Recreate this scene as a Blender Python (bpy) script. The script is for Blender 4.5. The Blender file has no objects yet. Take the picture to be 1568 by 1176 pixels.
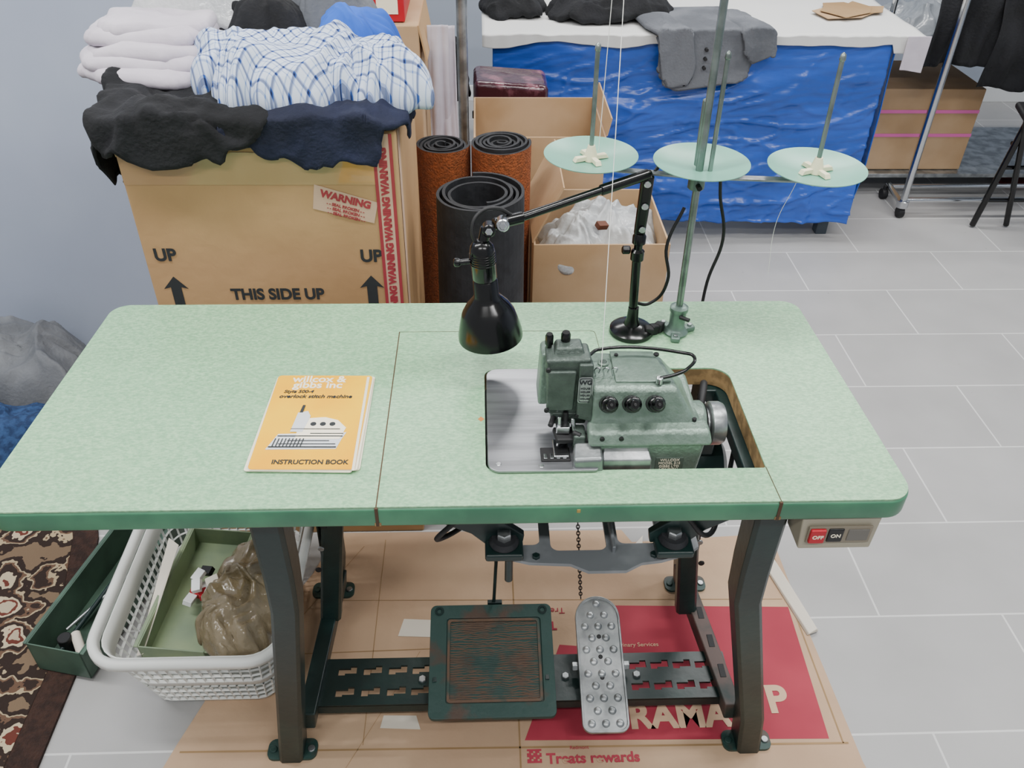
import bpy, bmesh, math, random
from mathutils import Matrix, Vector, noise, Euler
random.seed(4)
pi=math.pi
def lin(h):
    h=h.lstrip('#');c=[int(h[i:i+2],16)/255 for i in (0,2,4)]
    return tuple([(x/12.92 if x<=.04045 else ((x+.055)/1.055)**2.4) for x in c]+[1])
# ---------------------------------------------------------------- materials
def M(name,col,rough=.5,metal=0,col2=None,scale=20,lo=.4,hi=.6,bump=0,bscale=None,detail=4,coat=0,stretch=None,trans=0,alpha=1,spec=None):
    m=bpy.data.materials.new(name);m.use_nodes=True;nt=m.node_tree;b=nt.nodes['Principled BSDF']
    b.inputs['Base Color'].default_value=lin(col);b.inputs['Roughness'].default_value=rough;b.inputs['Metallic'].default_value=metal
    b.inputs['Coat Weight'].default_value=coat
    if spec is not None: b.inputs['Specular IOR Level'].default_value=spec
    if trans: b.inputs['Transmission Weight'].default_value=trans
    if alpha<1: b.inputs['Alpha'].default_value=alpha
    tc=nt.nodes.new('ShaderNodeTexCoord');mp=nt.nodes.new('ShaderNodeMapping');nt.links.new(tc.outputs['Object'],mp.inputs[0])
    if stretch: mp.inputs['Scale'].default_value=stretch
    if col2:
        n=nt.nodes.new('ShaderNodeTexNoise');n.inputs['Scale'].default_value=scale;n.inputs['Detail'].default_value=detail
        r=nt.nodes.new('ShaderNodeValToRGB');r.color_ramp.elements[0].position=lo;r.color_ramp.elements[1].position=hi
        r.color_ramp.elements[0].color=lin(col);r.color_ramp.elements[1].color=lin(col2)
        nt.links.new(mp.outputs[0],n.inputs['Vector']);nt.links.new(n.outputs[0],r.inputs[0]);nt.links.new(r.outputs[0],b.inputs['Base Color'])
    if bump:
        n=nt.nodes.new('ShaderNodeTexNoise');n.inputs['Scale'].default_value=bscale or scale;n.inputs['Detail'].default_value=5
        bp=nt.nodes.new('ShaderNodeBump');bp.inputs['Strength'].default_value=bump;bp.inputs['Distance'].default_value=.01
        nt.links.new(mp.outputs[0],n.inputs['Vector']);nt.links.new(n.outputs[0],bp.inputs['Height']);nt.links.new(bp.outputs[0],b.inputs['Normal'])
    return m
m_lam=M('laminate_green','#78a57f',.38,0,'#9ac29a',170,.36,.68,detail=8,stretch=(1,1.7,1))
m_edge=M('edge_green','#47805f',.35,0,'#3c6f54',12)
m_seam=M('seam_dark','#4a3524',.8)
m_wood=M('chipboard','#a08358',.8,0,'#7a6340',60)
m_card=M('cardboard','#a7835a',.75,0,'#b49065',3,bump=.12,bscale=30)
m_card2=M('cardboard_light','#b89a78',.8,0,'#ab8b66',4,bump=.12,bscale=25)
m_cardf=M('cardboard_floor','#b39478',.8,0,'#c2a486',3.5,.35,.65,bump=.6,bscale=8)
m_cardin=M('cardboard_inner','#93754f',.85,0,'#9f815c',5)
m_steel=M('leg_paint','#132524',.38,0,'#1c3532',8,.45,.7,bump=.06,bscale=60)
m_rusty=M('rusty_green','#24403b',.5,0,'#48382e',16,.52,.64,bump=.2,bscale=40)
m_ribs=M('treadle_rust','#5c4534',.6,0,'#2a403a',22,.5,.64,bump=.2,bscale=60)
m_rust2=M('rail_brown','#5a4a45',.6,0,'#2a3836',12,.45,.6)
m_alu=M('aluminium','#b2b5b6',.36,.85,'#85898a',20,bump=.1,bscale=50)
m_chrome=M('chrome','#c6c8ca',.2,1)
m_plate=M('ground_steel','#9c9da1',.33,.85,'#818285',5,stretch=(1,12,1))
m_pan=M('pan_grey','#8e9296',.4,.3,'#777b7f',14)
m_mach=M('machine_green','#6b7f72',.34,.4,'#809387',60,.3,.75,bump=.2,bscale=190)
m_machd=M('machine_grey_green','#414c46',.38,.4,'#535f58',60,.3,.75,bump=.2,bscale=190)
m_black=M('black_enamel','#060607',.2,0)
m_blackm=M('black_matte','#111113',.6)
m_rub=M('rubber_black','#15161a',.7,0,'#212226',30,bump=.15,bscale=80)
m_oran=M('orange_pile','#a3562a',.95,0,'#7c4320',90,.3,.7,bump=.9,bscale=220)
m_mint=M('mint_plastic','#76ac99',.35,0,'#6ba08c',6)
m_sage=M('stand_green','#74887f',.35,.5,'#62766d',30)
m_pole=M('pole_grey','#8a938f',.3,.8,'#727c77',30)
m_cream=M('cream_plastic','#e0dab8',.5)
m_white=M('white_plastic','#e4e6e6',.4)
m_basket=M('basket_white','#dadcd8',.45)
m_red=M('red','#b01224',.45)
m_redp=M('red_print','#a83546',.75,0,'#98293b',3)
m_ink=M('ink_dark','#25292b',.8)
m_paper=M('paper','#ddd5c6',.8)
m_blk_cloth=M('black_fabric','#0d0e11',.95,0,'#17181c',8,bump=.3,bscale=120)
m_navy=M('navy_fabric','#0d1328',.9,0,'#141b36',8,bump=.3,bscale=120)
m_gray_cloth=M('grey_fabric','#55585e',.95,0,'#686b71',7,bump=.3,bscale=120)
m_lgray=M('lightgrey_fabric','#7a7d81',.95,0,'#64676c',7,bump=.3,bscale=120)
m_white_cloth=M('white_fabric','#bcb4bf',.9,0,'#cdc6cf',5,bump=.15,bscale=60)
m_jean=M('denim','#22375c',.95,0,'#33507c',60,bump=.3,bscale=200)
m_blue_cloth=M('blue_fabric','#1f4fae',.9,0,'#2b60c4',8)
m_tarp=M('blue_tarp','#2a57b8',.3,0,'#234da4',3,bump=.45,bscale=9,stretch=(1,1,3.5))
m_bag=M('clear_plastic_white','#d4d7d9',.12,0,'#eef0f0',9,bump=.8,bscale=30,trans=.45)
m_bbag=M('brown_plastic','#857759',.12,0,'#a99a80',9,.35,.7,bump=.9,bscale=30,trans=.35,coat=.3)
m_tin=M('green_tin','#4c6556',.45,.1,'#41574a',14)
m_tin2=M('green_tin_light','#73846a',.5,0,'#859571',9)
m_maroon=M('maroon_case','#3a1220',.12,0,'#7a4a56',14,.52,.64,bump=.5,bscale=34,coat=.5)
m_pink=M('pink_tape','#d868a8',.6)
m_wall=M('wall_paint','#a9b3c6',.75,0,'#a2acc0',2)
m_wallb=M('wall_paint_back','#a2abb9',.75)
m_ceil=M('ceiling_paint','#e8e8e6',.9)
m_redtape=M('tape_red','#98303a',.6)
m_tapew=M('tape_white','#c4a48c',.6)
m_cover=M('cover_yellow','#eba200',.8,0,'#f3bb00',4,spec=.1)
m_printw=M('print_white','#f5ecd2',.6);m_printg=M('print_grey','#c9cdd0',.6)
m_pages=M('pages','#e6dfc8',.8)
m_thread=M('thread','#e8e8e2',.8)
m_bag2=M('grey_plastic','#8d9298',.25,0,'#787e84',8,bump=.5,bscale=20)

def nodes_floor():
    m=bpy.data.materials.new('floor_tiles');m.use_nodes=True;nt=m.node_tree;b=nt.nodes['Principled BSDF'];L=nt.links.new
    tc=nt.nodes.new('ShaderNodeTexCoord');mp=nt.nodes.new('ShaderNodeMapping')
    mp.inputs['Location'].default_value=(-.085+5.62,-.37+2.81,0);L(tc.outputs['Object'],mp.inputs[0])
    br=nt.nodes.new('ShaderNodeTexBrick');br.offset=.5;br.offset_frequency=2;br.squash=1
    br.inputs['Scale'].default_value=1;br.inputs['Brick Width'].default_value=.562;br.inputs['Row Height'].default_value=.281
    br.inputs['Mortar Size'].default_value=.0026;br.inputs['Mortar Smooth'].default_value=.2
    br.inputs['Color1'].default_value=lin('#a5a4a3');br.inputs['Color2'].default_value=lin('#acabaa');br.inputs['Mortar'].default_value=lin('#d2d2d0')
    L(mp.outputs[0],br.inputs[0])
    n=nt.nodes.new('ShaderNodeTexNoise');n.inputs['Scale'].default_value=5;n.inputs['Detail'].default_value=9;L(tc.outputs['Object'],n.inputs[0])
    mx=nt.nodes.new('ShaderNodeMix');mx.data_type='RGBA';mx.blend_type='MULTIPLY';mx.inputs[0].default_value=.4
    r=nt.nodes.new('ShaderNodeValToRGB');r.color_ramp.elements[0].position=.3;r.color_ramp.elements[0].color=(.7,.7,.7,1);r.color_ramp.elements[1].position=.7
    L(n.outputs[0],r.inputs[0]);L(br.outputs[0],mx.inputs[6]);L(r.outputs[0],mx.inputs[7])
    n2=nt.nodes.new('ShaderNodeTexVoronoi');n2.inputs['Scale'].default_value=9;L(tc.outputs['Object'],n2.inputs[0])
    lt=nt.nodes.new('ShaderNodeMath');lt.operation='LESS_THAN';lt.inputs[1].default_value=.03;L(n2.outputs['Distance'],lt.inputs[0])
    ml=nt.nodes.new('ShaderNodeMath');ml.operation='MULTIPLY';ml.inputs[1].default_value=.3;L(lt.outputs[0],ml.inputs[0])
    m2=nt.nodes.new('ShaderNodeMix');m2.data_type='RGBA';L(ml.outputs[0],m2.inputs[0]);L(mx.outputs[2],m2.inputs[6]);m2.inputs[7].default_value=(.12,.11,.1,1)
    L(m2.outputs[2],b.inputs['Base Color']);b.inputs['Roughness'].default_value=.42
    bp=nt.nodes.new('ShaderNodeBump');bp.inputs['Strength'].default_value=.3;bp.inputs['Distance'].default_value=.002;bp.invert=True
    L(br.outputs['Fac'],bp.inputs['Height']);L(bp.outputs[0],b.inputs['Normal']);return m
m_floor=nodes_floor()
def nodes_plaid():
    m=bpy.data.materials.new('plaid_fabric');m.use_nodes=True;nt=m.node_tree;b=nt.nodes['Principled BSDF'];L=nt.links.new
    uv=nt.nodes.new('ShaderNodeUVMap');sp=nt.nodes.new('ShaderNodeSeparateXYZ');L(uv.outputs[0],sp.inputs[0])
    def ma(op,a,bv):
        n=nt.nodes.new('ShaderNodeMath');n.operation=op
        L(a,n.inputs[0])
        if bv is not None:
            if isinstance(bv,float):n.inputs[1].default_value=bv
            else:L(bv,n.inputs[1])
        return n.outputs[0]
    P=.0180
    def lines(off,w):
        o=[]
        for ax in (0,1):
            f=ma('FRACT',ma('ADD',ma('MULTIPLY',sp.outputs[ax],1/P),off),None);o.append(ma('LESS_THAN',f,w))
        return ma('MULTIPLY',ma('ADD',o[0],o[1]),.5)
    wide=lines(.0,.22);thin=lines(.55,.09);dk=lines(.93,.12)
    prev=lin('#c4cfdf')
    def mix(c1,c2,fac):
        n=nt.nodes.new('ShaderNodeMix');n.data_type='RGBA'
        if isinstance(c1,tuple):n.inputs[6].default_value=c1
        else:L(c1,n.inputs[6])
        n.inputs[7].default_value=c2;L(fac,n.inputs[0]);return n.outputs[2]
    c=mix(prev,lin('#2f5aa8'),wide);c=mix(c,lin('#5b7ab4'),thin);c=mix(c,lin('#0c1a44'),dk)
    L(c,b.inputs['Base Color']);b.inputs['Roughness'].default_value=.9;return m
m_plaid=nodes_plaid()
def nodes_rug():
    m=bpy.data.materials.new('rug_pattern');m.use_nodes=True;nt=m.node_tree;b=nt.nodes['Principled BSDF'];L=nt.links.new
    tc=nt.nodes.new('ShaderNodeTexCoord')
    v=nt.nodes.new('ShaderNodeTexVoronoi');v.inputs['Scale'].default_value=10;v.inputs['Randomness'].default_value=.7
    L(tc.outputs['Object'],v.inputs['Vector'])
    r=nt.nodes.new('ShaderNodeValToRGB');r.color_ramp.interpolation='CONSTANT';e=r.color_ramp.elements
    e[0].color=lin('#a89a82');e[1].position=.13;e[1].color=lin('#5c2c22')
    for p,c in((.22,'#b4a58a'),(.32,'#2a1d17'),(.44,'#5e4636'),(.50,'#a39274'),(.55,'#281b15'),(.7,'#6f5c48')):
        x=e.new(p);x.color=lin(c)
    v2=nt.nodes.new('ShaderNodeTexNoise');v2.inputs['Scale'].default_value=22;v2.inputs['Detail'].default_value=3;L(tc.outputs['Object'],v2.inputs['Vector'])
    ad=nt.nodes.new('ShaderNodeMath');ad.operation='MULTIPLY_ADD';ad.inputs[1].default_value=.9;L(v2.outputs[0],ad.inputs[0]);L(v.outputs['Distance'],ad.inputs[2])
    sb=nt.nodes.new('ShaderNodeMath');sb.operation='SUBTRACT';sb.inputs[1].default_value=.42;L(ad.outputs[0],sb.inputs[0])
    L(sb.outputs[0],r.inputs[0]);L(r.outputs[0],b.inputs['Base Color']);b.inputs['Roughness'].default_value=1
    n=nt.nodes.new('ShaderNodeTexNoise');n.inputs['Scale'].default_value=250;bp=nt.nodes.new('ShaderNodeBump');bp.inputs['Strength'].default_value=.6
    L(tc.outputs['Object'],n.inputs[0]);L(n.outputs[0],bp.inputs['Height']);L(bp.outputs[0],b.inputs['Normal']);return m
m_rug=nodes_rug();m_rugb=M('rug_border','#2a1b16',1,0,'#3a261e',60,bump=.6,bscale=200)

# ---------------------------------------------------------------- builders
def link(o,parent=None,mat=None):
    bpy.context.collection.objects.link(o)
    if parent is not None:
        o.parent=parent;o.matrix_parent_inverse=Matrix.Translation(-parent.location)
    if mat is not None and o.data is not None and not len(o.data.materials):
        for mm in (mat if isinstance(mat,(list,tuple)) else [mat]):o.data.materials.append(mm)
    return o
def root(name,loc=(0,0,0)):
    e=bpy.data.objects.new(name,None);e.location=loc;e.empty_display_size=.05;bpy.context.collection.objects.link(e);return e
def mesh(name,v,f,parent=None,mat=None,smooth=False,bevel=0,seg=2,solid=0):
    me=bpy.data.meshes.new(name);me.from_pydata([tuple(x) for x in v],[],f);me.update()
    bm=bmesh.new();bm.from_mesh(me);bmesh.ops.recalc_face_normals(bm,faces=bm.faces);bm.to_mesh(me);bm.free()
    o=bpy.data.objects.new(name,me);link(o,parent,mat)
    if smooth or bevel:
        for p in me.polygons:p.use_smooth=True
    if solid:
        s=o.modifiers.new('s','SOLIDIFY');s.thickness=solid
    if bevel:
        b=o.modifiers.new('b','BEVEL');b.width=bevel;b.segments=seg;b.limit_method='ANGLE';b.angle_limit=.6;b.harden_normals=True
    return o
def box(name,p,a,b,mat,bevel=.002,rot=None,seg=2):
    c=[(a[i]+b[i])/2 for i in range(3)];h=[abs(b[i]-a[i])/2 for i in range(3)]
    v=[Vector((sx*h[0],sy*h[1],sz*h[2])) for sx in(-1,1) for sy in(-1,1) for sz in(-1,1)]
    if rot:
        R=Euler(rot).to_matrix();v=[R@x for x in v]
    v=[x+Vector(c) for x in v]
    f=[(0,1,3,2),(4,6,7,5),(0,4,5,1),(2,3,7,6),(0,2,6,4),(1,5,7,3)]
    return mesh(name,v,f,p,mat,bevel=bevel,seg=seg)
def hexa(name,p,bot,top,mat,bevel=.004,seg=3):
    v=list(bot)+list(top);f=[(3,2,1,0),(4,5,6,7),(0,1,5,4),(1,2,6,5),(2,3,7,6),(3,0,4,7)]
    return mesh(name,v,f,p,mat,bevel=bevel,seg=seg)
def frame(d):
    d=Vector(d).normalized();a=Vector((0,0,1)) if abs(d.z)<.9 else Vector((1,0,0))
    u=d.cross(a).normalized();return u,d.cross(u).normalized(),d
def lathe(name,p,base,d,prof,mat,seg=36,bevel=0,smooth=True):
    u,w,d=frame(d);base=Vector(base);v=[];f=[]
    for r,h in prof:
        for k in range(seg):
            a=2*pi*k/seg;v.append(base+d*h+u*(max(r,1e-5)*math.cos(a))+w*(max(r,1e-5)*math.sin(a)))
    n=len(prof)
    for i in range(n-1):
        for k in range(seg):
            k2=(k+1)%seg;f.append((i*seg+k,i*seg+k2,(i+1)*seg+k2,(i+1)*seg+k))
    f.append(tuple(range(seg))[::-1]);f.append(tuple(range((n-1)*seg,n*seg)))
    o=mesh(name,v,f,p,mat)
    for q in o.data.polygons:q.use_smooth=smooth and len(q.vertices)==4
    if smooth:
        es=o.modifiers.new('es','EDGE_SPLIT');es.split_angle=.7
    return o
def cyl(name,p,a,b,r,mat,r2=None,seg=28):
    a=Vector(a);b=Vector(b);L=(b-a).length;e=min(.0015,r*.15)
    r2=r if r2 is None else r2
    return lathe(name,p,a,b-a,[(r-e,0),(r,e),(r2,L-e),(r2-e,L)],mat,seg)
def tube(name,p,pts,r,mat,smooth=True,cyclic=False,res=8):
    c=bpy.data.curves.new(name,'CURVE');c.dimensions='3D';c.bevel_depth=r;c.bevel_resolution=3;c.use_fill_caps=True
    if smooth:
        s=c.splines.new('BEZIER');s.bezier_points.add(len(pts)-1)
        for q,x in zip(s.bezier_points,pts):q.co=x;q.handle_left_type=q.handle_right_type='AUTO'
        s.resolution_u=res
    else:
        s=c.splines.new('POLY');s.points.add(len(pts)-1)
        for q,x in zip(s.points,pts):q.co=(*x,1)
    s.use_cyclic_u=cyclic
    return link(bpy.data.objects.new(name,c),p,mat)
def rrect(x0,x1,y0,y1,r=.02,n=8):
    if not isinstance(r,(tuple,list)):r=(r,)*4
    o=[]
    for (cx,cy,a0,rr) in((x1-r[0],y0+r[0],-90,r[0]),(x1-r[1],y1-r[1],0,r[1]),(x0+r[2],y1-r[2],90,r[2]),(x0+r[3],y0+r[3],180,r[3])):
        for k in range(n+1):
            a=math.radians(a0+90*k/n);o.append((cx+rr*math.cos(a),cy+rr*math.sin(a)))
    return o
def plate(name,p,outl,z0,z1,mat,bevel=0,mtx=None):
    c=bpy.data.curves.new(name,'CURVE');c.dimensions='2D';c.fill_mode='BOTH';c.extrude=max(1e-5,(z1-z0)/2-bevel);c.bevel_depth=bevel;c.bevel_resolution=2
    if bevel:c.offset=-bevel
    for ol in outl:
        s=c.splines.new('POLY');s.points.add(len(ol)-1);s.use_cyclic_u=True
        for q,x in zip(s.points,ol):q.co=(x[0],x[1],0,1)
    t=bpy.data.objects.new(name+'_c',c);bpy.context.collection.objects.link(t)
    dg=bpy.context.evaluated_depsgraph_get();me=bpy.data.meshes.new_from_object(t.evaluated_get(dg))
    bpy.data.objects.remove(t);bpy.data.curves.remove(c)
    T=Matrix.Translation((0,0,(z0+z1)/2));me.transform((mtx@T) if mtx is not None else T)
    me.materials.clear();me.name=name
    return link(bpy.data.objects.new(name,me),p,mat)
def text(name,p,s,loc,size,mat,rot=(pi/2,0,0),bold=0,sx=1,align='CENTER',shear=0):
    c=bpy.data.curves.new(name,'FONT');c.body=s;c.size=size;c.align_x=align;c.align_y='CENTER';c.extrude=.0003;c.offset=bold;c.shear=shear
    t=bpy.data.objects.new(name+'_c',c);bpy.context.collection.objects.link(t)
    dg=bpy.context.evaluated_depsgraph_get();me=bpy.data.meshes.new_from_object(t.evaluated_get(dg));bpy.data.objects.remove(t)
    me.transform(Matrix.Translation(loc)@Euler(rot).to_matrix().to_4x4()@Matrix.Diagonal((sx,1,1,1)));me.materials.clear()
    return link(bpy.data.objects.new(name,me),p,mat)
def nz(x,y,z=0):return noise.noise(Vector((x,y,z)))
def folds(x,y,seed,fs,ang=0,fine=.28):
    ca,sa=math.cos(ang),math.sin(ang);a=x*ca+y*sa;b=-x*sa+y*ca
    w1=nz(x*6+seed,y*6,seed)*.09;w2=nz(x*5,y*5+seed,seed+7)*.09
    n1=nz((a+w1)*fs,(b+w2)*fs*.42,seed*1.3);n2=nz((a+w2)*fs*.55,(b-w1)*fs*1.6,seed*2.1+5);n3=nz((a+w2)*fs*2.4,(b+w1)*fs*1.9,seed+9)
    return (1-2.6*abs(n1))*.75+(1-2.6*abs(n2))*.55+(1-2.4*abs(n3))*fine-.25
def drape(name,p,c,rx,ry,z0,h,seed,mat,amp=.012,fs=14,rot=0,nr=70,na=210,support=None,sq=.75,ang=.5,edge=.12,pw=3,thick=.003,tuck=.02,fine=.28,wob=1.1):
    v=[];f=[];uv=[];cr,sr=math.cos(rot),math.sin(rot);a0=.7+.6*rot+seed*.13
    for i in range(nr+1):
        r=i/nr
        for j in range(na):
            t=2*pi*j/na;ct,st=math.cos(t),math.sin(t)
            k=1+edge*2*nz(ct*1.6+seed,st*1.6,seed)+edge*.8*nz(ct*5,st*5+seed,3)
            rr=r if r<.94 else .94+.06*math.sin((r-.94)/.06*pi*.9)*.8
            X=rx*k*rr*math.copysign(abs(ct)**sq,ct);Y=ry*k*rr*math.copysign(abs(st)**sq,st)
            x=c[0]+X*cr-Y*sr;y=c[1]+X*sr+Y*cr
            fo=folds(x,y,seed,fs,ang,fine)
            bx=x;by=y
            z=z0+h*(1-min(r,.94)**pw)*(1+.35*nz(x*6,y*6,seed+3))+amp*(fo+.6)*(1-.35*r**6)
            if r>.94:z-=tuck*((r-.94)/.06)
            x+=amp*wob*nz(bx*fs*1.1,by*fs*1.1,seed+20);y+=amp*wob*nz(bx*fs*1.1,by*fs*1.1,seed+30)
            if support:
                x0,x1,y0,y1,top=support
                dx=(x-x0) if x<x0 else ((x-x1) if x>x1 else 0);dy=(y-y0) if y<y0 else ((y-y1) if y>y1 else 0)
                d=math.hypot(dx,dy)
                if d>0:
                    off=.010+amp*max(0,fo+.7)*.8
                    if d>off:
                        x-=dx*(1-off/d);y-=dy*(1-off/d);z=z-(d-off)*1.15
            v.append((x,y,max(z,.004)))
            uu=bx+.035*nz(bx*4,by*4,seed)+.10*amp*fo;vv=by*1.15+.035*nz(bx*4+9,by*4,seed)-.12*amp*fo
            ca,sa=math.cos(a0),math.sin(a0);uv.append((uu*ca+vv*sa,-uu*sa+vv*ca))
    for i in range(nr):
        for j in range(na):
            j2=(j+1)%na;f.append((i*na+j,i*na+j2,(i+1)*na+j2,(i+1)*na+j))
    me=bpy.data.meshes.new(name);me.from_pydata(v,[],f);me.update()
    ul=me.uv_layers.new(name='UVMap')
    for lp in me.loops:ul.data[lp.index].uv=uv[lp.vertex_index]
    for q in me.polygons:q.use_smooth=True
    o=bpy.data.objects.new(name,me);link(o,p,mat)
    if thick:
        s=o.modifiers.new('s','SOLIDIFY');s.thickness=thick;s.offset=-1
    return o
def hang(name,p,x0,x1,y,z0,z1,seed,mat,amp=.02,nx=80,nzv=60,fx=16,axis='x',taper=0,ragged=.03,fz=1.2):
    v=[];f=[]
    for i in range(nzv+1):
        t=i/nzv
        for j in range(nx+1):
            s=j/nx;X=x0+(x1-x0)*(s+(s-.5)*taper*t);zb=z0+ragged*nz(X*6,seed,1)
            Z=z1+(zb-z1)*t
            d=amp*(nz(X*fx,Z*fz*3,seed)+.5*nz(X*fx*2.2,Z*fz*5,seed+4))*(0.25+.75*t)
            v.append((X,y+d,Z) if axis=='x' else (y+d,X,Z))
    for i in range(nzv):
        for j in range(nx):
            a=i*(nx+1)+j;f.append((a,a+1,a+nx+2,a+nx+1))
    return mesh(name,v,f,p,mat,smooth=True,solid=.003)
def openbox(r,x0,x1,y0,y1,z0,z1,mat,flaps=(),t=.005):
    box('front',r,(x0,y0,z0),(x1,y0+t,z1),mat,.001);box('back',r,(x0,y1-t,z0),(x1,y1,z1),mat,.001)
    box('side_a',r,(x0,y0+t,z0),(x0+t,y1-t,z1),mat,.001);box('side_b',r,(x1-t,y0+t,z0),(x1,y1-t,z1),mat,.001)
    box('bottom',r,(x0+t,y0+t,z0),(x1-t,y1-t,z0+t),mat,.001)
    for side,L,a in flaps:
        s,c=math.sin(a)*L,math.cos(a)*L;k=.01
        if side=='l':q=[(x0,y0+k,z1),(x0,y1-k,z1),(x0-s,y1-k,z1+c),(x0-s,y0+k,z1+c)]
        if side=='r':q=[(x1,y0+k,z1),(x1,y1-k,z1),(x1+s,y1-k,z1+c),(x1+s,y0+k,z1+c)]
        if side=='f':q=[(x0+k,y0,z1),(x1-k,y0,z1),(x1-k,y0-s,z1+c),(x0+k,y0-s,z1+c)]
        if side=='b':q=[(x0+k,y1,z1),(x1-k,y1,z1),(x1-k,y1+s,z1+c),(x0+k,y1+s,z1+c)]
        mesh('flap_'+side,q,[(0,1,2,3)],r,mat,solid=.004)

# ---------------------------------------------------------------- room shell
box('floor',None,(-3.2,-2.6,-.05),(3.6,3.9,0),m_floor,0)
box('wall_left',None,(-3.1,1.42,0),(-.53,1.54,2.7),m_wall,.002)
box('wall_back',None,(-3.1,3.75,0),(3.55,3.85,2.7),m_wallb,0)
box('wall_right',None,(3.45,-2.5,0),(3.55,3.75,2.7),m_wallb,0)
box('ceiling',None,(-3.2,-2.6,2.7),(3.6,3.9,2.78),m_ceil,0)
box('baseboard_back',None,(-3.0,3.735,0),(3.45,3.75,.08),m_white,.002)

# ---------------------------------------------------------------- sewing table
T=root('sewing_table',(0,.25,.75))
def trap(ol,e=0):
    o=[]
    for x,y in ol:
        k=1-y/.508;o.append((x+(.016+e)*k*(1 if x>0 else -1.25),y))
    return o
outer=trap(rrect(-.614,.612,0,.508,(.036,.03,.03,.045),10))
hole=rrect(.042,.438,.066,.304,(.004,.03,.016,.016),8)
holeb=rrect(.037,.443,.061,.309,(.008,.034,.02,.02),8)
plate('laminate_top',T,[outer,hole],.7475,.750,m_lam)
plate('core_band',T,[trap(rrect(-.616,.614,-.002,.510,(.038,.032,.032,.047),10)),holeb],.714,.7475,m_edge,bevel=.004)
plate('hole_liner',T,[[(a,b) for a,b in holeb],hole],.716,.7473,m_wood)
def strip(n,a,b,w,z=.7502,mat=m_seam,h=.0004):
    a=Vector((a[0],a[1],z));b=Vector((b[0],b[1],z));d=(b-a).normalized();s=Vector((-d.y,d.x,0))*w/2
    return mesh(n,[a+s,a-s,b-s,b+s],[(0,1,2,3)],T,mat,solid=h)
strip('seam_side',(-.1045,.0),(-.1025,.416),.0018);strip('seam_rear',(-.1025,.416),(.225,.415),.0010)
tube('seam_corner',T,[(.225,.415,.7501),(.232,.412,.7501),(.234,.404,.7501)],.0005,m_seam)
strip('seam_rear_drop',(.234,.404),(.238,.304),.0008);strip('seam_right',(.438,.068),(.441,.0),.001)
for x in(-.1045,.441):
    box('edge_gap',T,(x-.0022,-.0032,.716),(x+.0022,.001,.7495),m_seam,.0003)
    box('edge_chip',T,(x-.004,-.0028,.716),(x+.005,0,.722),m_wood,.0005)
box('edge_chip_mark',T,(.164,-.0028,.736),(.169,0,.742),M('scuff','#a08a4a',.7),.0005)
mesh('chip_mark',[(.036,.186,.7503),(.031,.18,.7503),(.036,.174,.7503),(.041,.18,.7503)],[(0,1,2,3)],T,M('chip_orange','#b8763a',.7))
def uleg(n,path,w,d,t,mat,openy=1):
    prof=[(-w/2,d/2),(-w/2,-d/2+.006),(-w/2+.006,-d/2),(w/2-.006,-d/2),(w/2,-d/2+.006),(w/2,d/2),(w/2-t,d/2),(w/2-t,-d/2+.008),(w/2-t-.004,-d/2+t),(-w/2+t+.004,-d/2+t),(-w/2+t,-d/2+.008),(-w/2+t,d/2)]
    v=[];f=[];k=len(prof)
    for q in path:
        sc=q[3] if len(q)>3 else 1
        for a,b in prof:v.append((q[0]+a*sc,q[1]+b*openy*sc,q[2]))
    for i in range(len(path)-1):
        for j in range(k):
            j2=(j+1)%k;f.append((i*k+j,i*k+j2,(i+1)*k+j2,(i+1)*k+j))
    f.append(tuple(range(k)));f.append(tuple(range((len(path)-1)*k,len(path)*k)))
    return mesh(n,v,f,T,mat,bevel=.001)
legs={'left':[(-.268,.055),(-.333,.082)],'right':[(.452,.055),(.548,.078)]}
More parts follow.
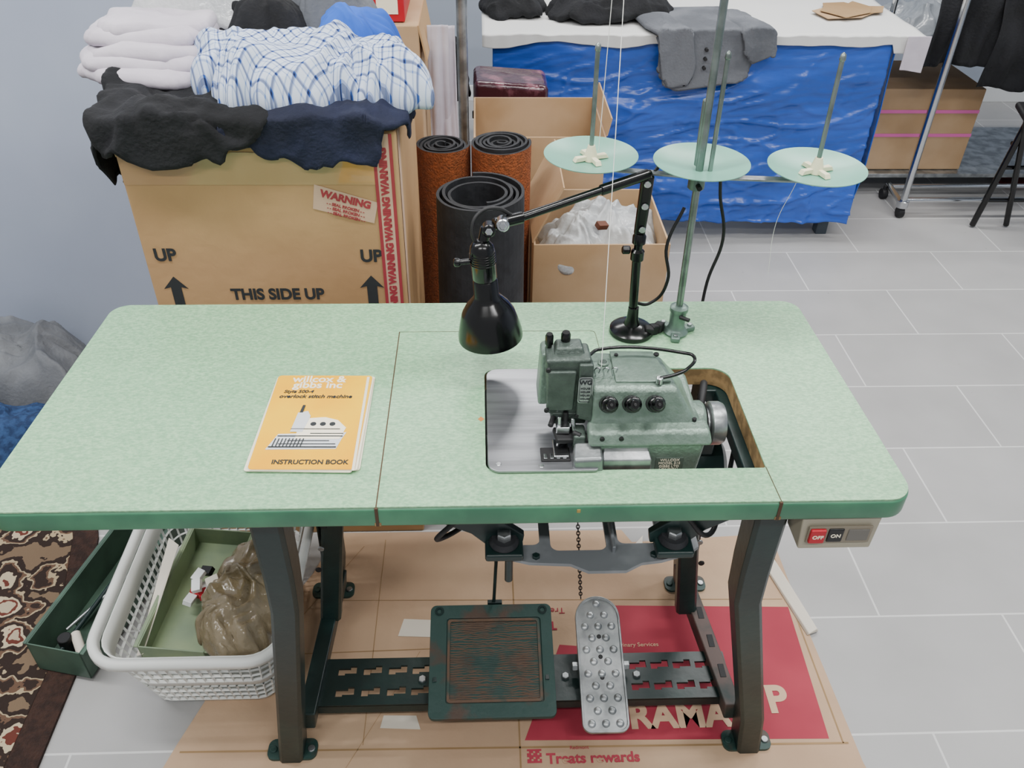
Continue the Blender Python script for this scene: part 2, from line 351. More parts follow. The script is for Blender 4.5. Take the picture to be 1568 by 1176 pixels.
for sd,(tp,ft) in legs.items():
    s=-1 if sd=='left' else 1
    uleg('leg_front_'+sd,[(tp[0],tp[1],.714,1.05),(tp[0]+s*.000,tp[1]+.002,.56,1),(tp[0]+s*.004,tp[1]+.006,.48,.97),(ft[0]-s*.014,ft[1]-.004,.12,.97),(ft[0],ft[1],.004,1)],.046,.05,.004,m_steel)
    bt=(tp[0],.42);bf=(ft[0]+(.028 if s<0 else -.045),.465)
    uleg('leg_back_'+sd,[(bt[0],bt[1],.714,1.0),(bt[0]+s*.008,bt[1]+.004,.48,.97),(bf[0]-s*.015,bf[1]-.004,.12,.97),(bf[0],bf[1],.004,1)],.046,.05,.004,m_steel,openy=-1)
    box('rail_top_'+sd,T,(tp[0]-.03,.03,.690),(tp[0]+.03,.445,.714),m_steel,.003)
    hexa('rail_low_'+sd,T,[(ft[0]-s*.03-.016,.1,.05),(ft[0]-s*.03+.016,.1,.05),(bf[0]-s*.02+.016,.45,.05),(bf[0]-s*.02-.016,.45,.05)],
      [(ft[0]-s*.035-.016,.1,.098),(ft[0]-s*.035+.016,.1,.098),(bf[0]-s*.025+.016,.45,.098),(bf[0]-s*.025-.016,.45,.098)],m_rust2 if s>0 else m_steel,.003)
    if s>0:
        for q in range(4):
            y=.16+.07*q;x=ft[0]-s*.034+(bf[0]-s*.024-ft[0]+s*.034)*((y-.1)/.35);box('rail_slot_%d'%q,T,(x-.006,y,.0975),(x+.006,y+.03,.0992),m_blackm,.001)
    ix=tp[0]-s*.045
    uleg('inner_post_'+sd,[(ix+s*.012,.30,.69,.8),(ix+s*.02,.31,.40,.8),(ix+s*.06,.33,.09,.85)],.05,.03,.003,m_steel)
    for k,zz in enumerate((.46,.40,.34,.28)):
        cyl('post_hole_%s_%d'%(sd,k),T,(ix+s*(.022+.012*k),.2965,zz),(ix+s*(.022+.012*k),.2925,zz),.006,m_alu if k%2==0 else m_blackm)
    for (fx,fy,tag) in((ft[0],ft[1],'f'),(bf[0],bf[1],'b')):
        plate('foot_%s_%s'%(sd,tag),T,[rrect(fx-.047,fx+.047,fy-.02,fy+.022,.014,5)],0.004,.010,m_rusty)
        for q in(-.036,.036):
            cyl('foot_bolt_%s_%s_%d'%(sd,tag,q>0),T,(fx+q,fy,.008),(fx+q,fy,.0135),.007,m_rusty if q<0 else m_alu)
def hslot(cx,cy,w,h,fl):
    a,b=w/2,h/2
    return [(cx-a,cy-b),(cx-a*.25,cy-b),(cx-a*.25,cy-b+.004),(cx+a,cy-b+.004),(cx+a,cy+b),(cx+a*.3,cy+b),(cx+a*.3,cy+b-.005),(cx-a,cy+b-.005)]
sl=[]
for cx in(-.235,-.185,-.135,-.088,.345,.39,.435,.48):
    for cy in(.157,.204):sl.append(hslot(cx,cy,.036,.020,1))
plate('crossbar',T,[rrect(-.305,.525,.128,.232,.004,3)]+sl,.076,.081,m_steel)
box('crossbar_flange_front',T,(-.305,.128,.055),(.525,.132,.0805),m_steel,.001)
box('crossbar_flange_rear',T,(-.305,.228,.055),(.525,.232,.0805),m_steel,.001)
for x in(-.085,.198,.34):
    cyl('crossbar_bolt',T,(x,.18,.08),(x,.18,.087),.008,m_alu,seg=6)
def xz(n,pts,y0,y1,mat,bev=.002):
    k=len(pts);v=[(a,y0,b) for a,b in pts]+[(a,y1,b) for a,b in pts];f=[tuple(range(k)),tuple(range(k,2*k))]+[(i,(i+1)%k,(i+1)%k+k,i+k) for i in range(k)]
    return mesh(n,v,f,T,mat,bevel=bev)
xz('hanger_left',[(-.10,.714),(-.10,.705),(.02,.640),(.04,.618),(.095,.612),(.098,.635),(.07,.66),(.05,.714)],.05,.062,m_steel)
xz('hanger_right',[(.47,.714),(.47,.705),(.365,.640),(.345,.618),(.285,.615),(.282,.635),(.31,.66),(.33,.714)],.05,.062,m_steel)
box('hanger_rail_left',T,(-.12,.045,.702),(.08,.075,.714),m_steel,.002);box('hanger_rail_right',T,(.30,.045,.702),(.44,.075,.714),m_steel,.002)
for x in(.068,.318):
    box('hanger_cup',T,(x-.028,.02,.612),(x+.028,.07,.626),m_steel,.004)
    lathe('hanger_rubber',T,(x,.045,.625),(0,0,1),[(.02,0),(.022,.004),(.018,.012)],m_rub)
    cyl('hanger_bolt',T,(x,.045,.634),(x,.045,.648),.011,m_alu,seg=6)
cyl('knee_rod_pin',T,(.075,.031,.612),(.075,.031,.56),.006,m_steel)
plate('mount_pan',T,[[(.045,.05),(.06,.038),(.105,.024),(.165,.020),(.19,.006),(.245,.006),(.27,.020),(.30,.024),(.345,.038),(.36,.05),(.36,.31),(.045,.31)],rrect(.138,.222,.046,.15,.012,5),rrect(.24,.30,.058,.15,.01,5),rrect(.07,.122,.058,.15,.01,5)],.600,.606,m_pan)
box('pan_rib',T,(.228,.04,.604),(.234,.30,.618),m_pan,.002);box('pan_lip',T,(.06,.15,.606),(.345,.156,.62),m_pan,.002)
for x in(.115,.29):cyl('pan_bolt',T,(x,.034,.605),(x,.034,.611),.006,m_steel,seg=6)
tube('motor_cable',T,[(.0,.04,.68),(-.03,.05,.63),(.02,.10,.62),(.06,.2,.64)],.004,m_blackm)
tube('motor_cable_2',T,[(.33,.04,.68),(.37,.05,.63),(.40,.10,.63),(.44,.2,.66)],.004,m_blackm)
lathe('motor',T,(.38,.32,.52),(1,0,0),[(.03,0),(.052,.006),(.056,.02),(.056,.08),(.04,.09)],m_steel)
lathe('motor_pulley',T,(.355,.32,.52),(1,0,0),[(.03,0),(.034,.004),(.026,.01),(.034,.016),(.03,.02)],m_alu)
box('motor_bracket',T,(.40,.29,.57),(.44,.35,.714),m_steel,.003)
def tilt(c,a):return Matrix.Translation(c)@Matrix.Rotation(a,4,'X')
P1=tilt((.052,.203,.110),math.radians(15.5))
plate('treadle_plate',T,[rrect(-.123,.123,-.113,.113,.012,5)],-.012,.0,m_rusty,mtx=P1,bevel=.002)
plate('treadle_rim',T,[rrect(-.123,.123,-.113,.113,.012,5),rrect(-.09,.10,-.085,.085,.006,4)],0,.004,m_rusty,mtx=P1,bevel=.001)
plate('treadle_inner_rim',T,[rrect(-.088,.098,-.083,.083,.006,4),rrect(-.083,.093,-.078,.078,.004,4)],0,.003,m_ribs,mtx=P1)
v=[];f=[];n=0
for k in range(34):
    y=-.075+k*.00455
    for j in range(60):
        x=-.082+.174*j/59;yy=y+.0030*nz(x*45,k*.7,5)+.0012*nz(x*160,k*3.1,1);hh=.0020+.0012*nz(x*80,k*2.3,8)
        for a,b in((-.0014,0),(0,hh),(.0014,0)):v.append(P1@Vector((x,yy+a,b)))
    for j in range(59):
        a=n+j*3;f+= [(a,a+1,a+4,a+3),(a+1,a+2,a+5,a+4)]
    n+=180
mesh('treadle_ribs',v,f,T,m_ribs,smooth=True)
plate('treadle_panel',T,[rrect(-.082,.092,-.077,.077,.004,4)],0.0001,.0004,m_rusty,mtx=P1)
for x in(-.105,.105):
    lathe('treadle_eye',T,P1@Vector((x,.1,.003)),P1.to_3x3()@Vector((0,0,1)),[(.009,0),(.009,.003),(.005,.003),(.004,.0)],m_steel)
for x in(-.06,.16):
    box('treadle_bracket',T,(x-.004,.16,.081),(x+.004,.23,.105),m_steel,.001)
P2=tilt((.267,.187,.118),math.radians(19.5))
plate('foot_pedal',T,[rrect(-.0435,.0435,-.130,.130,(.018,.043,.043,.018),9)],-.006,.0,m_alu,mtx=P2,bevel=.002)
plate('foot_pedal_rim',T,[rrect(-.045,.045,-.132,.132,(.018,.044,.044,.018),9),rrect(-.0405,.0405,-.1275,.1275,(.015,.04,.04,.015),9)],-.008,.003,m_alu,mtx=P2,bevel=.001)
bmj=0;up=P2.to_3x3()@Vector((0,0,1))
for r in range(11):
    y=-.115+r*.0232
    for x in((-.027,0,.027) if r%2==0 else (-.014,.014)):
        if r>=9 and abs(x)>.02:continue
        lathe('pedal_dimple_%d'%bmj,T,P2@Vector((x,y,-.001)),up,[(.0085,0),(.0075,.002),(.0045,.0038),(.002,.0042)],m_alu,seg=14);bmj+=1
for q in(-.03,.01,.05):cyl('pedal_hole',T,P2@Vector((0,q,-.0005)),P2@Vector((0,q,.0005)),.0045,m_blackm,seg=14)
for x in(.216,.318):
    cyl('pedal_nut',T,(x-.006,.187,.105),(x+.006,.187,.105),.009,m_alu,seg=6)
cyl('pedal_axle',T,(.216,.187,.105),(.318,.187,.105),.005,m_alu)
box('pedal_bracket',T,(.24,.165,.081),(.294,.21,.104),m_steel,.002)
cyl('treadle_rod',T,(.058,.318,.142),(.074,.312,.60),.0035,m_steel);cyl('treadle_rod_adjust',T,(.066,.316,.30),(.071,.314,.40),.006,m_blackm)
box('rod_hook',T,(.045,.313,.138),(.075,.322,.146),m_steel,.001)
N=48
for k in range(N):
    t=k/(N-1);pc=Vector((.236,.31,.165)).lerp(Vector((.197,.30,.60)),t)
    ax=Vector((1,0,0)) if k%2 else Vector((0,1,0));d=Vector((-.039,-.01,.435)).normalized()
    tube('chain_link_%d'%k,T,[pc-d*.0058,pc-ax*.003,pc+d*.0058,pc+ax*.003],.0011,m_blackm,cyclic=True,res=3)
# switch box
S=root('power_switch',(.54,.02,.68))
hexa('housing',S,[(.483,-.002,.655),(.587,-.002,.655),(.587,.05,.655),(.483,.05,.655)],[(.480,.002,.7135),(.592,.002,.7135),(.592,.06,.7135),(.480,.06,.7135)],M('switch_grey','#9e9785',.5),.003)
box('face_recess',S,(.490,-.0045,.670),(.580,-.001,.702),M('switch_face','#7f7666',.5),.001)
box('off_button',S,(.492,-.009,.673),(.514,-.002,.699),m_red,.002)
box('on_button',S,(.518,-.0065,.673),(.540,-.002,.699),m_black,.002)
box('fuse_panel',S,(.546,-.0058,.675),(.576,-.002,.697),M('switch_panel','#6d6a64',.4,.3),.001)
text('off_label',S,'OFF',(.503,-.0094,.686),.009,m_printw,bold=.0002);text('on_label',S,'ON',(.529,-.0069,.686),.009,m_printw,bold=.0002)

# ---------------------------------------------------------------- booklet
Bk=root('instruction_book',(-.21,.18,.751))
BM=Matrix.Translation((-.2115,.1765,.7508))@Matrix.Rotation(math.radians(-1.2),4,'Z')
for k,(dx,dy,a) in enumerate(((0.004,.002,.8),(-.003,-.002,-.9),(.002,-.001,.4))):
    plate('pages_%d'%k,Bk,[rrect(-.075,.075,-.108,.108,.004,3)],.0+k*.0016,.0014+k*.0016,m_pages,mtx=BM@Matrix.Translation((dx,dy,0))@Matrix.Rotation(math.radians(a),4,'Z'))
plate('cover',Bk,[rrect(-.074,.074,-.108,.108,.006,4)],.005,.0056,m_cover,mtx=BM)
def btext(n,s,x,y,size,mat,**k):
    o=text(n,Bk,s,(0,0,0),size,mat,rot=(0,0,0),**k);o.data.transform(BM@Matrix.Translation((x,y,.0060)));return o
btext('masthead','willcox &',-.008,.097,.022,m_printw,bold=.0005);btext('masthead_2','gibbs inc',-.008,.082,.022,m_printw,bold=.0005)
btext('style_line','Style 500-4',-.035,.066,.010,m_ink,shear=.2,bold=.0002);btext('title','overlock stitch machine',-.007,.054,.0115,m_ink,shear=.2,bold=.00025)
btext('footer','INSTRUCTION BOOK',.010,-.094,.0125,m_ink,bold=.0003,sx=.88)
def bplate(n,ol,mat,z=.0058):return plate(n,Bk,[ol],z,z+.0003,mat,mtx=BM)
bplate('picture_base',[(-.058,-.068),(.042,-.066),(.047,-.045),(.052,-.03),(-.046,-.034)],m_printg)
bplate('picture_body',[(-.02,-.045),(.044,-.045),(.05,-.02),(.036,-.003),(.016,.004),(-.02,.0)],m_printw,.0062)
bplate('picture_head',[(-.03,-.03),(-.012,-.03),(-.006,.006),(-.012,.018),(-.026,.014)],m_printg,.0065)
bplate('picture_needle',[(-.024,.014),(-.019,.014),(-.018,.032),(-.022,.032)],m_ink,.0067)
for k in range(3):bplate('picture_knob_%d'%k,[(.001+k*.014+.0045*math.cos(a*pi/5),-.012+.0045*math.sin(a*pi/5)) for a in range(10)],m_ink,.0066)
for k,(a,b,c,d) in enumerate(((-.055,-.064,.042,-.062),(-.046,-.040,.048,-.0385),(-.03,-.05,.03,-.0488),(-.03,-.024,.042,-.0228),(-.042,-.057,.04,-.0558),(.0,-.034,.048,-.0328))):
    bplate('picture_line_%d'%k,[(a,b),(c,b),(c,d),(a,d)],m_ink,.0069)
for k in range(9):bplate('picture_slit_%d'%k,[(-.05+k*.005,-.062),(-.0485+k*.005,-.062),(-.0465+k*.005,-.045),(-.048+k*.005,-.045)],m_ink,.0071)
box('edge_strip',Bk,(-.1435,.064,.7567),(-.1395,.279,.7571),m_pages,0)

# ---------------------------------------------------------------- sewing machine
K=root('overlock_sewing_machine',(.25,.16,.76))
plate('cloth_plate',K,[rrect(.045,.200,.060,.299,(.006,.006,.018,.018),6)],.7515,.7555,m_plate,bevel=.0008)
for x,y in((.15,.285),(.06,.075),(.12,.07)):cyl('plate_screw',K,(x,y,.755),(x,y,.7562),.004,m_chrome,seg=16)
hexa('base_casting',K,[(.205,.088,.655),(.340,.088,.655),(.340,.25,.655),(.205,.25,.655)],[(.195,.088,.785),(.355,.088,.785),(.355,.25,.785),(.195,.25,.785)],m_mach,.008)
box('oil_pan',K,(.06,.11,.69),(.20,.28,.745),m_machd,.01)
hexa('head_body',K,[(.188,.104,.782),(.350,.104,.782),(.346,.235,.782),(.188,.235,.782)],[(.188,.122,.852),(.312,.124,.850),(.296,.212,.846),(.188,.215,.850)],m_mach,.009,4)
hexa('ledge',K,[(.186,.082,.776),(.362,.082,.776),(.362,.12,.774),(.186,.12,.774)],[(.186,.092,.797),(.358,.092,.797),(.356,.118,.800),(.186,.118,.800)],m_mach,.006,4)
hexa('tower',K,[(.130,.128,.800),(.190,.128,.800),(.190,.205,.800),(.133,.205,.800)],[(.124,.126,.896),(.188,.126,.898),(.186,.168,.898),(.126,.168,.896)],m_machd,.005,4)
hexa('tower_cap',K,[(.136,.138,.894),(.180,.138,.895),(.178,.172,.894),(.137,.172,.893)],[(.140,.144,.905),(.176,.144,.906),(.175,.168,.905),(.141,.168,.904)],m_machd,.003)
hexa('tower_shoulder',K,[(.118,.15,.80),(.134,.15,.80),(.134,.2,.80),(.118,.2,.80)],[(.121,.155,.885),(.134,.155,.89),(.134,.19,.89),(.121,.19,.885)],m_mach,.004)
hexa('tower_front_cover',K,[(.128,.121,.812),(.166,.121,.812),(.166,.13,.812),(.128,.13,.812)],[(.127,.121,.88),(.168,.121,.88),(.168,.13,.88),(.127,.13,.88)],m_machd,.003)
hexa('tower_joint',K,[(.17,.118,.80),(.192,.110,.80),(.192,.14,.80),(.17,.14,.80)],[(.170,.120,.893),(.190,.120,.893),(.190,.14,.89),(.17,.14,.89)],m_machd,.003)
plate('nameplate',K,[rrect(-.010,.010,-.022,.022,.004,4)],0,.001,m_alu,mtx=Matrix.Translation((.180,.1165,.853))@Matrix.Rotation(pi/2,4,'X'))
plate('nameplate_border',K,[rrect(-.0085,.0085,-.0205,.0205,.003,4),rrect(-.0078,.0078,-.0198,.0198,.003,4)],0,.0004,m_ink,mtx=Matrix.Translation((.180,.1152,.853))@Matrix.Rotation(pi/2,4,'X'))
text('nameplate_text',K,'WG',(.180,.1150,.866),.010,m_ink,bold=.0003)
for k in range(4):text('nameplate_line_%d'%k,K,'HOUSE',(.180,.1150,.856-k*.006),.0042,m_ink)
for k,(x,y,r) in enumerate(((.131,.160,.0058),(.154,.164,.0068))):
    lathe('top_knob_%d'%k,K,(x,y,.890),(0,-.08,1),[(r*.7,0),(r*.7,.010),(r,.012),(r,.025),(r*.75,.029)],m_black,20)
for k,(x,y,z) in enumerate(((.128,.1195,.885),(.172,.119,.805),(.128,.1195,.815),(.205,.088,.788),(.232,.088,.788))):
    cyl('screw_%d'%k,K,(x,y+.002,z),(x,y-.002,z),.0035,m_blackm,seg=12)
for k,x in enumerate((.213,.2455,.2785)):
    d=Vector((0,-.80,.60)).normalized();b0=Vector((x,.120,.825))
    lathe('tension_%d'%k,K,b0,d,[(.006,0),(.006,.004),(.0125,.005),(.0125,.0065),(.007,.007),(.0125,.008),(.0125,.0095),(.006,.010),(.006,.012)],m_blackm,24)
    pr=[(.0095,0),(.0122,.001),(.0122,.005),(.0112,.0055),(.0122,.006),(.0122,.013),(.0105,.016),(.0085,.017),(.0080,.025),(.006,.028)]
    lathe('tension_knob_%d'%k,K,b0+d*.011,d,pr,m_black,14)
    cyl('tension_post_%d'%k,K,b0+d*.037,b0+d*.042,.0022,m_blackm,seg=12)
cyl('oil_cap',K,(.213,.182,.850),(.213,.182,.8535),.008,m_mach);cyl('oil_cap_slot',K,(.213,.182,.853),(.213,.182,.8542),.005,m_machd)
plate('top_cover',K,[[(.225,.135),(.302,.135),(.288,.207),(.225,.209)]],.850,.8535,m_mach,bevel=.001)
cyl('cap_screw_a',K,(.292,.198,.852),(.292,.198,.856),.004,m_blackm);cyl('cap_screw_b',K,(.233,.197,.852),(.233,.197,.856),.003,m_blackm)
cyl('cap_screw_c',K,(.338,.112,.795),(.338,.112,.804),.003,m_blackm)
tube('wire_guard',K,[(.190,.170,.874),(.205,.186,.872),(.325,.182,.868),(.340,.172,.868),(.326,.148,.864),(.312,.140,.862),(.285,.132,.860)],.0026,m_black)
tube('wire_guard_leg',K,[(.190,.170,.874),(.186,.165,.866)],.0026,m_black)
cyl('guard_eye',K,(.285,.132,.852),(.285,.132,.862),.005,m_chrome)
for k in range(3):tube('thread_eyelet_%d'%k,K,[(.198+.012*k,.150,.852),(.197+.012*k,.148,.866),(.202+.012*k,.146,.868),(.202+.012*k,.146,.860)],.0011,m_chrome)
box('presser_block',K,(.136,.128,.782),(.186,.175,.803),m_machd,.003)
for k,(a,b,r,mt) in enumerate((((.147,.118,.805),(.147,.112,.762),.003,m_chrome),((.156,.124,.808),(.156,.118,.766),.004,m_blackm),((.166,.12,.80),(.170,.11,.765),.0035,m_chrome),((.14,.13,.795),(.134,.115,.79),.004,m_blackm))):
    cyl('needle_bar_%d'%k,K,a,b,r,mt,seg=14)
box('presser_arm',K,(.14,.098,.770),(.176,.128,.779),m_blackm,.003,rot=(0,.1,.15))
box('presser_foot',K,(.138,.082,.757),(.160,.120,.762),m_chrome,.002)
box('presser_hinge',K,(.166,.095,.757),(.184,.125,.786),m_machd,.004)
box('feed_plate',K,(.120,.078,.7555),(.162,.106,.758),m_blackm,.0012)
for k in range(4):box('feed_tooth_%d'%k,K,(.124+k*.009,.08,.758),(.129+k*.009,.09,.7605),m_chrome,.0005)
box('needle_clamp',K,(.142,.108,.780),(.162,.124,.792),m_chrome,.002)
cyl('clamp_screw',K,(.166,.105,.786),(.176,.10,.784),.004,m_blackm)
lathe('looper_shaft',K,(.175,.106,.772),(1,0,0),[(.007,0),(.009,.003),(.009,.02),(.006,.024)],m_blackm)
hexa('looper_cover',K,[(.164,.062,.740),(.208,.062,.740),(.208,.10,.740),(.164,.10,.740)],[(.164,.066,.768),(.206,.066,.770),(.206,.098,.776),(.168,.098,.776)],m_alu,.005)
hexa('front_cover',K,[(.206,.070,.728),(.276,.070,.728),(.276,.09,.728),(.206,.09,.728)],[(.206,.072,.762),(.276,.072,.762),(.272,.09,.772),(.208,.09,.772)],m_alu,.003)
box('base_label',K,(.285,.0868,.727),(.325,.088,.752),M('label','#5c6b60',.5,.3),.0008)
for k in range(4):text('base_label_%d'%k,K,('WILLCOX','MODEL 515','GIBBS LTD','LONDON')[k],(.305,.0862,.748-k*.006),.0062,m_printw)
lathe('bearing_housing',K,(.345,.165,.752),(1,0,0),[(.033,0),(.033,.018),(.030,.022),(.026,.024)],m_mach)
lathe('handwheel',K,(.368,.165,.750),(1,0,0),[(.022,0),(.024,.002),(.024,.006),(.030,.007),(.033,.01),(.033,.024),(.030,.030),(.022,.031),(.020,.026),(.008,.026),(.008,.034),(.004,.035)],m_alu)
lathe('belt_groove',K,(.364,.165,.750),(1,0,0),[(.031,0),(.027,.003),(.031,.006)],m_blackm)
tube('drive_belt',K,[(.366,.135,.75),(.366,.165,.722),(.366,.195,.75)],.003,m_rub)
cyl('belt_run_a',K,(.367,.134,.745),(.366,.288,.52),.003,m_rub);cyl('belt_run_b',K,(.367,.196,.745),(.366,.350,.52),.003,m_rub)
Wc=Vector((.392,.262,.70))
tube('rear_wheel_rim',K,[Wc+Vector((.012*math.cos(a*pi/6),.040*math.cos(a*pi/6),.040*math.sin(a*pi/6))) for a in range(12)],.006,m_blackm,cyclic=True)
for a in range(5):cyl('rear_wheel_spoke_%d'%a,K,Wc,Wc+Vector((.011*math.cos(a*1.2566),.038*math.cos(a*1.2566),.038*math.sin(a*1.2566))),.004,m_alu)
cyl('rear_wheel_hub',K,(.382,.262,.70),(.402,.262,.70),.012,m_alu);cyl('rear_wheel_shaft',K,(.345,.24,.70),(.39,.262,.70),.007,m_steel)

# ---------------------------------------------------------------- desk lamp
Lp=root('desk_lamp',(.296,.415,.75))
lathe('base',Lp,(.296,.411,.7502),(0,0,1),[(.036,0),(.038,.002),(.037,.008),(.030,.013),(.014,.017),(.010,.028),(.009,.05)],m_black,40)
cyl('post',Lp,(.296,.411,.77),(.293,.42,.90),.0075,m_black)
lathe('collar',Lp,(.2935,.419,.885),(0,0,1),[(.008,0),(.011,.003),(.011,.018),(.007,.022),(.007,.03),(.011,.033),(.011,.045),(.008,.05)],m_black)
lathe('collar_nut',Lp,(.281,.419,.905),(-1,0,0),[(.005,0),(.007,.002),(.007,.012),(.004,.014)],m_black)
hexa('upper_arm',Lp,[(.284,.414,.93),(.302,.414,.93),(.302,.428,.93),(.284,.428,.93)],[(.286,.412,1.035),(.306,.412,1.035),(.306,.428,1.035),(.286,.428,1.035)],m_black,.005)
for z in(.945,.985,1.022):cyl('arm_screw',Lp,(.295,.413,z),(.295,.409,z),.0055,m_chrome,seg=16)
cyl('main_arm',Lp,(.300,.421,1.036),(.085,.335,1.000),.0062,m_black)
cyl('main_arm_sleeve',Lp,(.296,.420,1.035),(.22,.389,1.0225),.0085,m_black)
cyl('elbow_link',Lp,(.100,.341,1.0025),(.058,.32,1.002),.009,m_black)
for q,(x,y,z) in enumerate(((.070,.312,1.005),(.050,.305,1.0))):
    cyl('elbow_disc_%d'%q,Lp,(x,y+.012,z),(x,y-.012,z+.004),.0095,m_chrome if q==0 else m_black);cyl('elbow_bolt_%d'%q,Lp,(x,y-.012,z+.004),(x,y-.016,z+.005),.0055,m_chrome,seg=6)
cyl('head_yoke',Lp,(.046,.305,1.005),(.040,.301,.972),.008,m_black)
tube('head_cable',Lp,[(.085,.335,1.008),(.060,.325,1.025),(.035,.312,1.022),(.026,.303,1.000),(.034,.3,.975)],.003,m_blackm)
hd=Vector((.014,0,-.17)).normalized()
lathe('lamp_head',Lp,(.0385,.300,.987),hd,[(.006,0),(.012,.003),(.017,.010),(.0185,.018),(.0185,.062),(.0165,.065),(.0185,.068),(.019,.092),(.024,.100),(.033,.110),(.041,.124),(.046,.142),(.0500,.160),(.0505,.168),(.0485,.168),(.045,.144),(.039,.124),(.030,.111),(.012,.104)],m_black,48)
for a in range(5):
    b=Vector((.0385,.300,.985))+hd*(.018+.004*a);lathe('head_vent_%d'%a,Lp,b,hd,[(.0188,0),(.0194,.001),(.0188,.002)],m_black,32)
lathe('bulb',Lp,Vector((.0385,.300,.985))+hd*.11,hd,[(.010,0),(.014,.01),(.022,.03),(.02,.042),(.01,.048)],M('bulb_glass','#d8d8d0',.2),24)
cyl('head_switch',Lp,(.022,.296,.955),(.006,.292,.955),.004,m_black);lathe('head_switch_knob',Lp,(.008,.292,.955),(-1,0,0),[(.005,0),(.0065,.003),(.0065,.008),(.004,.01)],m_black)
tube('post_cable',Lp,[(.31,.44,1.03),(.345,.50,1.035),(.43,.53,1.00),(.455,.55,.93),(.475,.56,.85),(.46,.56,.76),(.455,.55,.66),(.45,.56,.45),(.44,.56,.1)],.003,m_blackm)
tube('post_cable_b',Lp,[(.30,.425,.80),(.33,.44,.79),(.352,.43,.84),(.345,.44,.90),(.37,.46,.96)],.0028,m_blackm)
for k in range(3):
    box('plug_%d'%k,Lp,(.316+.010*k,.392+.006*k,.7505),(.332+.010*k,.407+.006*k,.768),m_blackm,.003,rot=(0,.2,.5*k))

# ---------------------------------------------------------------- thread stand
H=root('thread_stand',(.372,.41,.75))
bx0,by0=.373,.408
lathe('base_boss',H,(bx0,by0,.7502),(0,0,1),[(.020,0),(.021,.004),(.016,.010),(.0135,.014),(.0135,.042),(.0155,.045),(.0155,.052),(.009,.055)],m_sage)
for a in(.3,2.4,4.5):
    box('base_lug',H,(bx0+.024*math.cos(a)-.010,by0+.024*math.sin(a)-.008,.7502),(bx0+.024*math.cos(a)+.010,by0+.024*math.sin(a)+.008,.760),m_sage,.003,rot=(0,0,a))
    cyl('lug_screw',H,(bx0+.026*math.cos(a),by0+.026*math.sin(a),.758),(bx0+.026*math.cos(a),by0+.026*math.sin(a),.763),.004,m_alu,seg=8)
cyl('set_screw',H,(bx0,by0-.013,.79),(bx0+.014,by0-.024,.79),.0035,m_blackm)
cyl('pole',H,(bx0,by0,.78),(.3695,.423,1.66),.0058,m_pole)
cyl('pole_upper_sleeve',H,(.3715,.418,1.05),(.371,.420,1.15),.0078,m_pole)
discs=[(.211,.460,1.040),(.376,.422,1.044),(.547,.400,1.045)]
def bar(a,b,w,h,n):
    a=Vector(a);b=Vector(b);d=(b-a).normalized();s=Vector((-d.y,d.x,0)).normalized()*w/2;u=Vector((0,0,h/2))
    v=[a+s+u,a-s+u,a-s-u,a+s-u,b+s+u,b-s+u,b-s-u,b+s-u];return mesh(n,v,[(0,1,2,3),(4,5,6,7),(0,1,5,4),(1,2,6,5),(2,3,7,6),(3,0,4,7)],H,m_alu,bevel=.001)
bar((.203,.462,1.029),(.372,.422,1.030),.014,.004,'arm_a');bar((.372,.422,1.030),(.554,.399,1.033),.014,.004,'arm_b')
lathe('arm_hub',H,(.372,.418,1.012),(0,0,1),[(.011,0),(.013,.002),(.013,.026),(.011,.028)],m_sage)
cyl('hub_screw',H,(.372,.407,1.022),(.372,.394,1.022),.004,m_blackm)
for k,(x,y,z) in enumerate(discs):
    lathe('spool_disc_%d'%k,H,(x,y,z),(0,0,1),[(.009,-.003),(.03,-.001),(.058,.004),(.071,.009),(.0735,.0105),(.0735,.0115),(.070,.0105),(.057,.006),(.03,.0015),(.009,0)],m_mint,64)
    for a in range(4):
        if k==1:continue
        an=a*pi/2+.35
        hexa('spool_cross_%d_%d'%(k,a),H,[Vector((x,y,z+.002))+Vector((math.cos(an+t)*r,math.sin(an+t)*r,0)) for r,t in((.004,-.9),(.030,-.18),(.030,.18),(.004,.9))],[Vector((x,y,z+.009))+Vector((math.cos(an+t)*r,math.sin(an+t)*r,0)) for r,t in((.004,-.9),(.026,-.18),(.026,.18),(.004,.9))],m_cream,.001)
    if k!=1:lathe('spool_cone_%d'%k,H,(x,y,z+.001),(0,0,1),[(.011,0),(.009,.012),(.0055,.024)],m_cream)
    lathe('disc_nut_%d'%k,H,(x,y,z-.018),(0,0,1),[(.007,0),(.009,.002),(.009,.016)],m_cream if k!=1 else m_sage)
    sx=x+(.012 if k==1 else 0);sy=y-(.012 if k==1 else 0)
    cyl('spindle_%d'%k,H,(sx,sy,z),(sx-.001,sy,z+.170),.0035,m_pole);lathe('spindle_tip_%d'%k,H,(sx-.001,sy,z+.166),(0,0,1),[(.0035,0),(.0048,.002),(.004,.009),(.001,.012)],m_pole,14)
bar((.20,.45,1.60),(.56,.40,1.60),.012,.004,'guide_arm')
for k,(a,b) in enumerate((((.226,.45,1.60),(.221,.45,1.06)),((.230,.448,1.60),(.205,.15,.868)))):
    tube('thread_%d'%k,H,[a,b],.0005,m_thread,smooth=False)
tube('thread_loose',H,[(.555,.47,1.03),(.56,.50,.98),(.55,.52,.90),(.556,.52,.80)],.0004,m_thread)

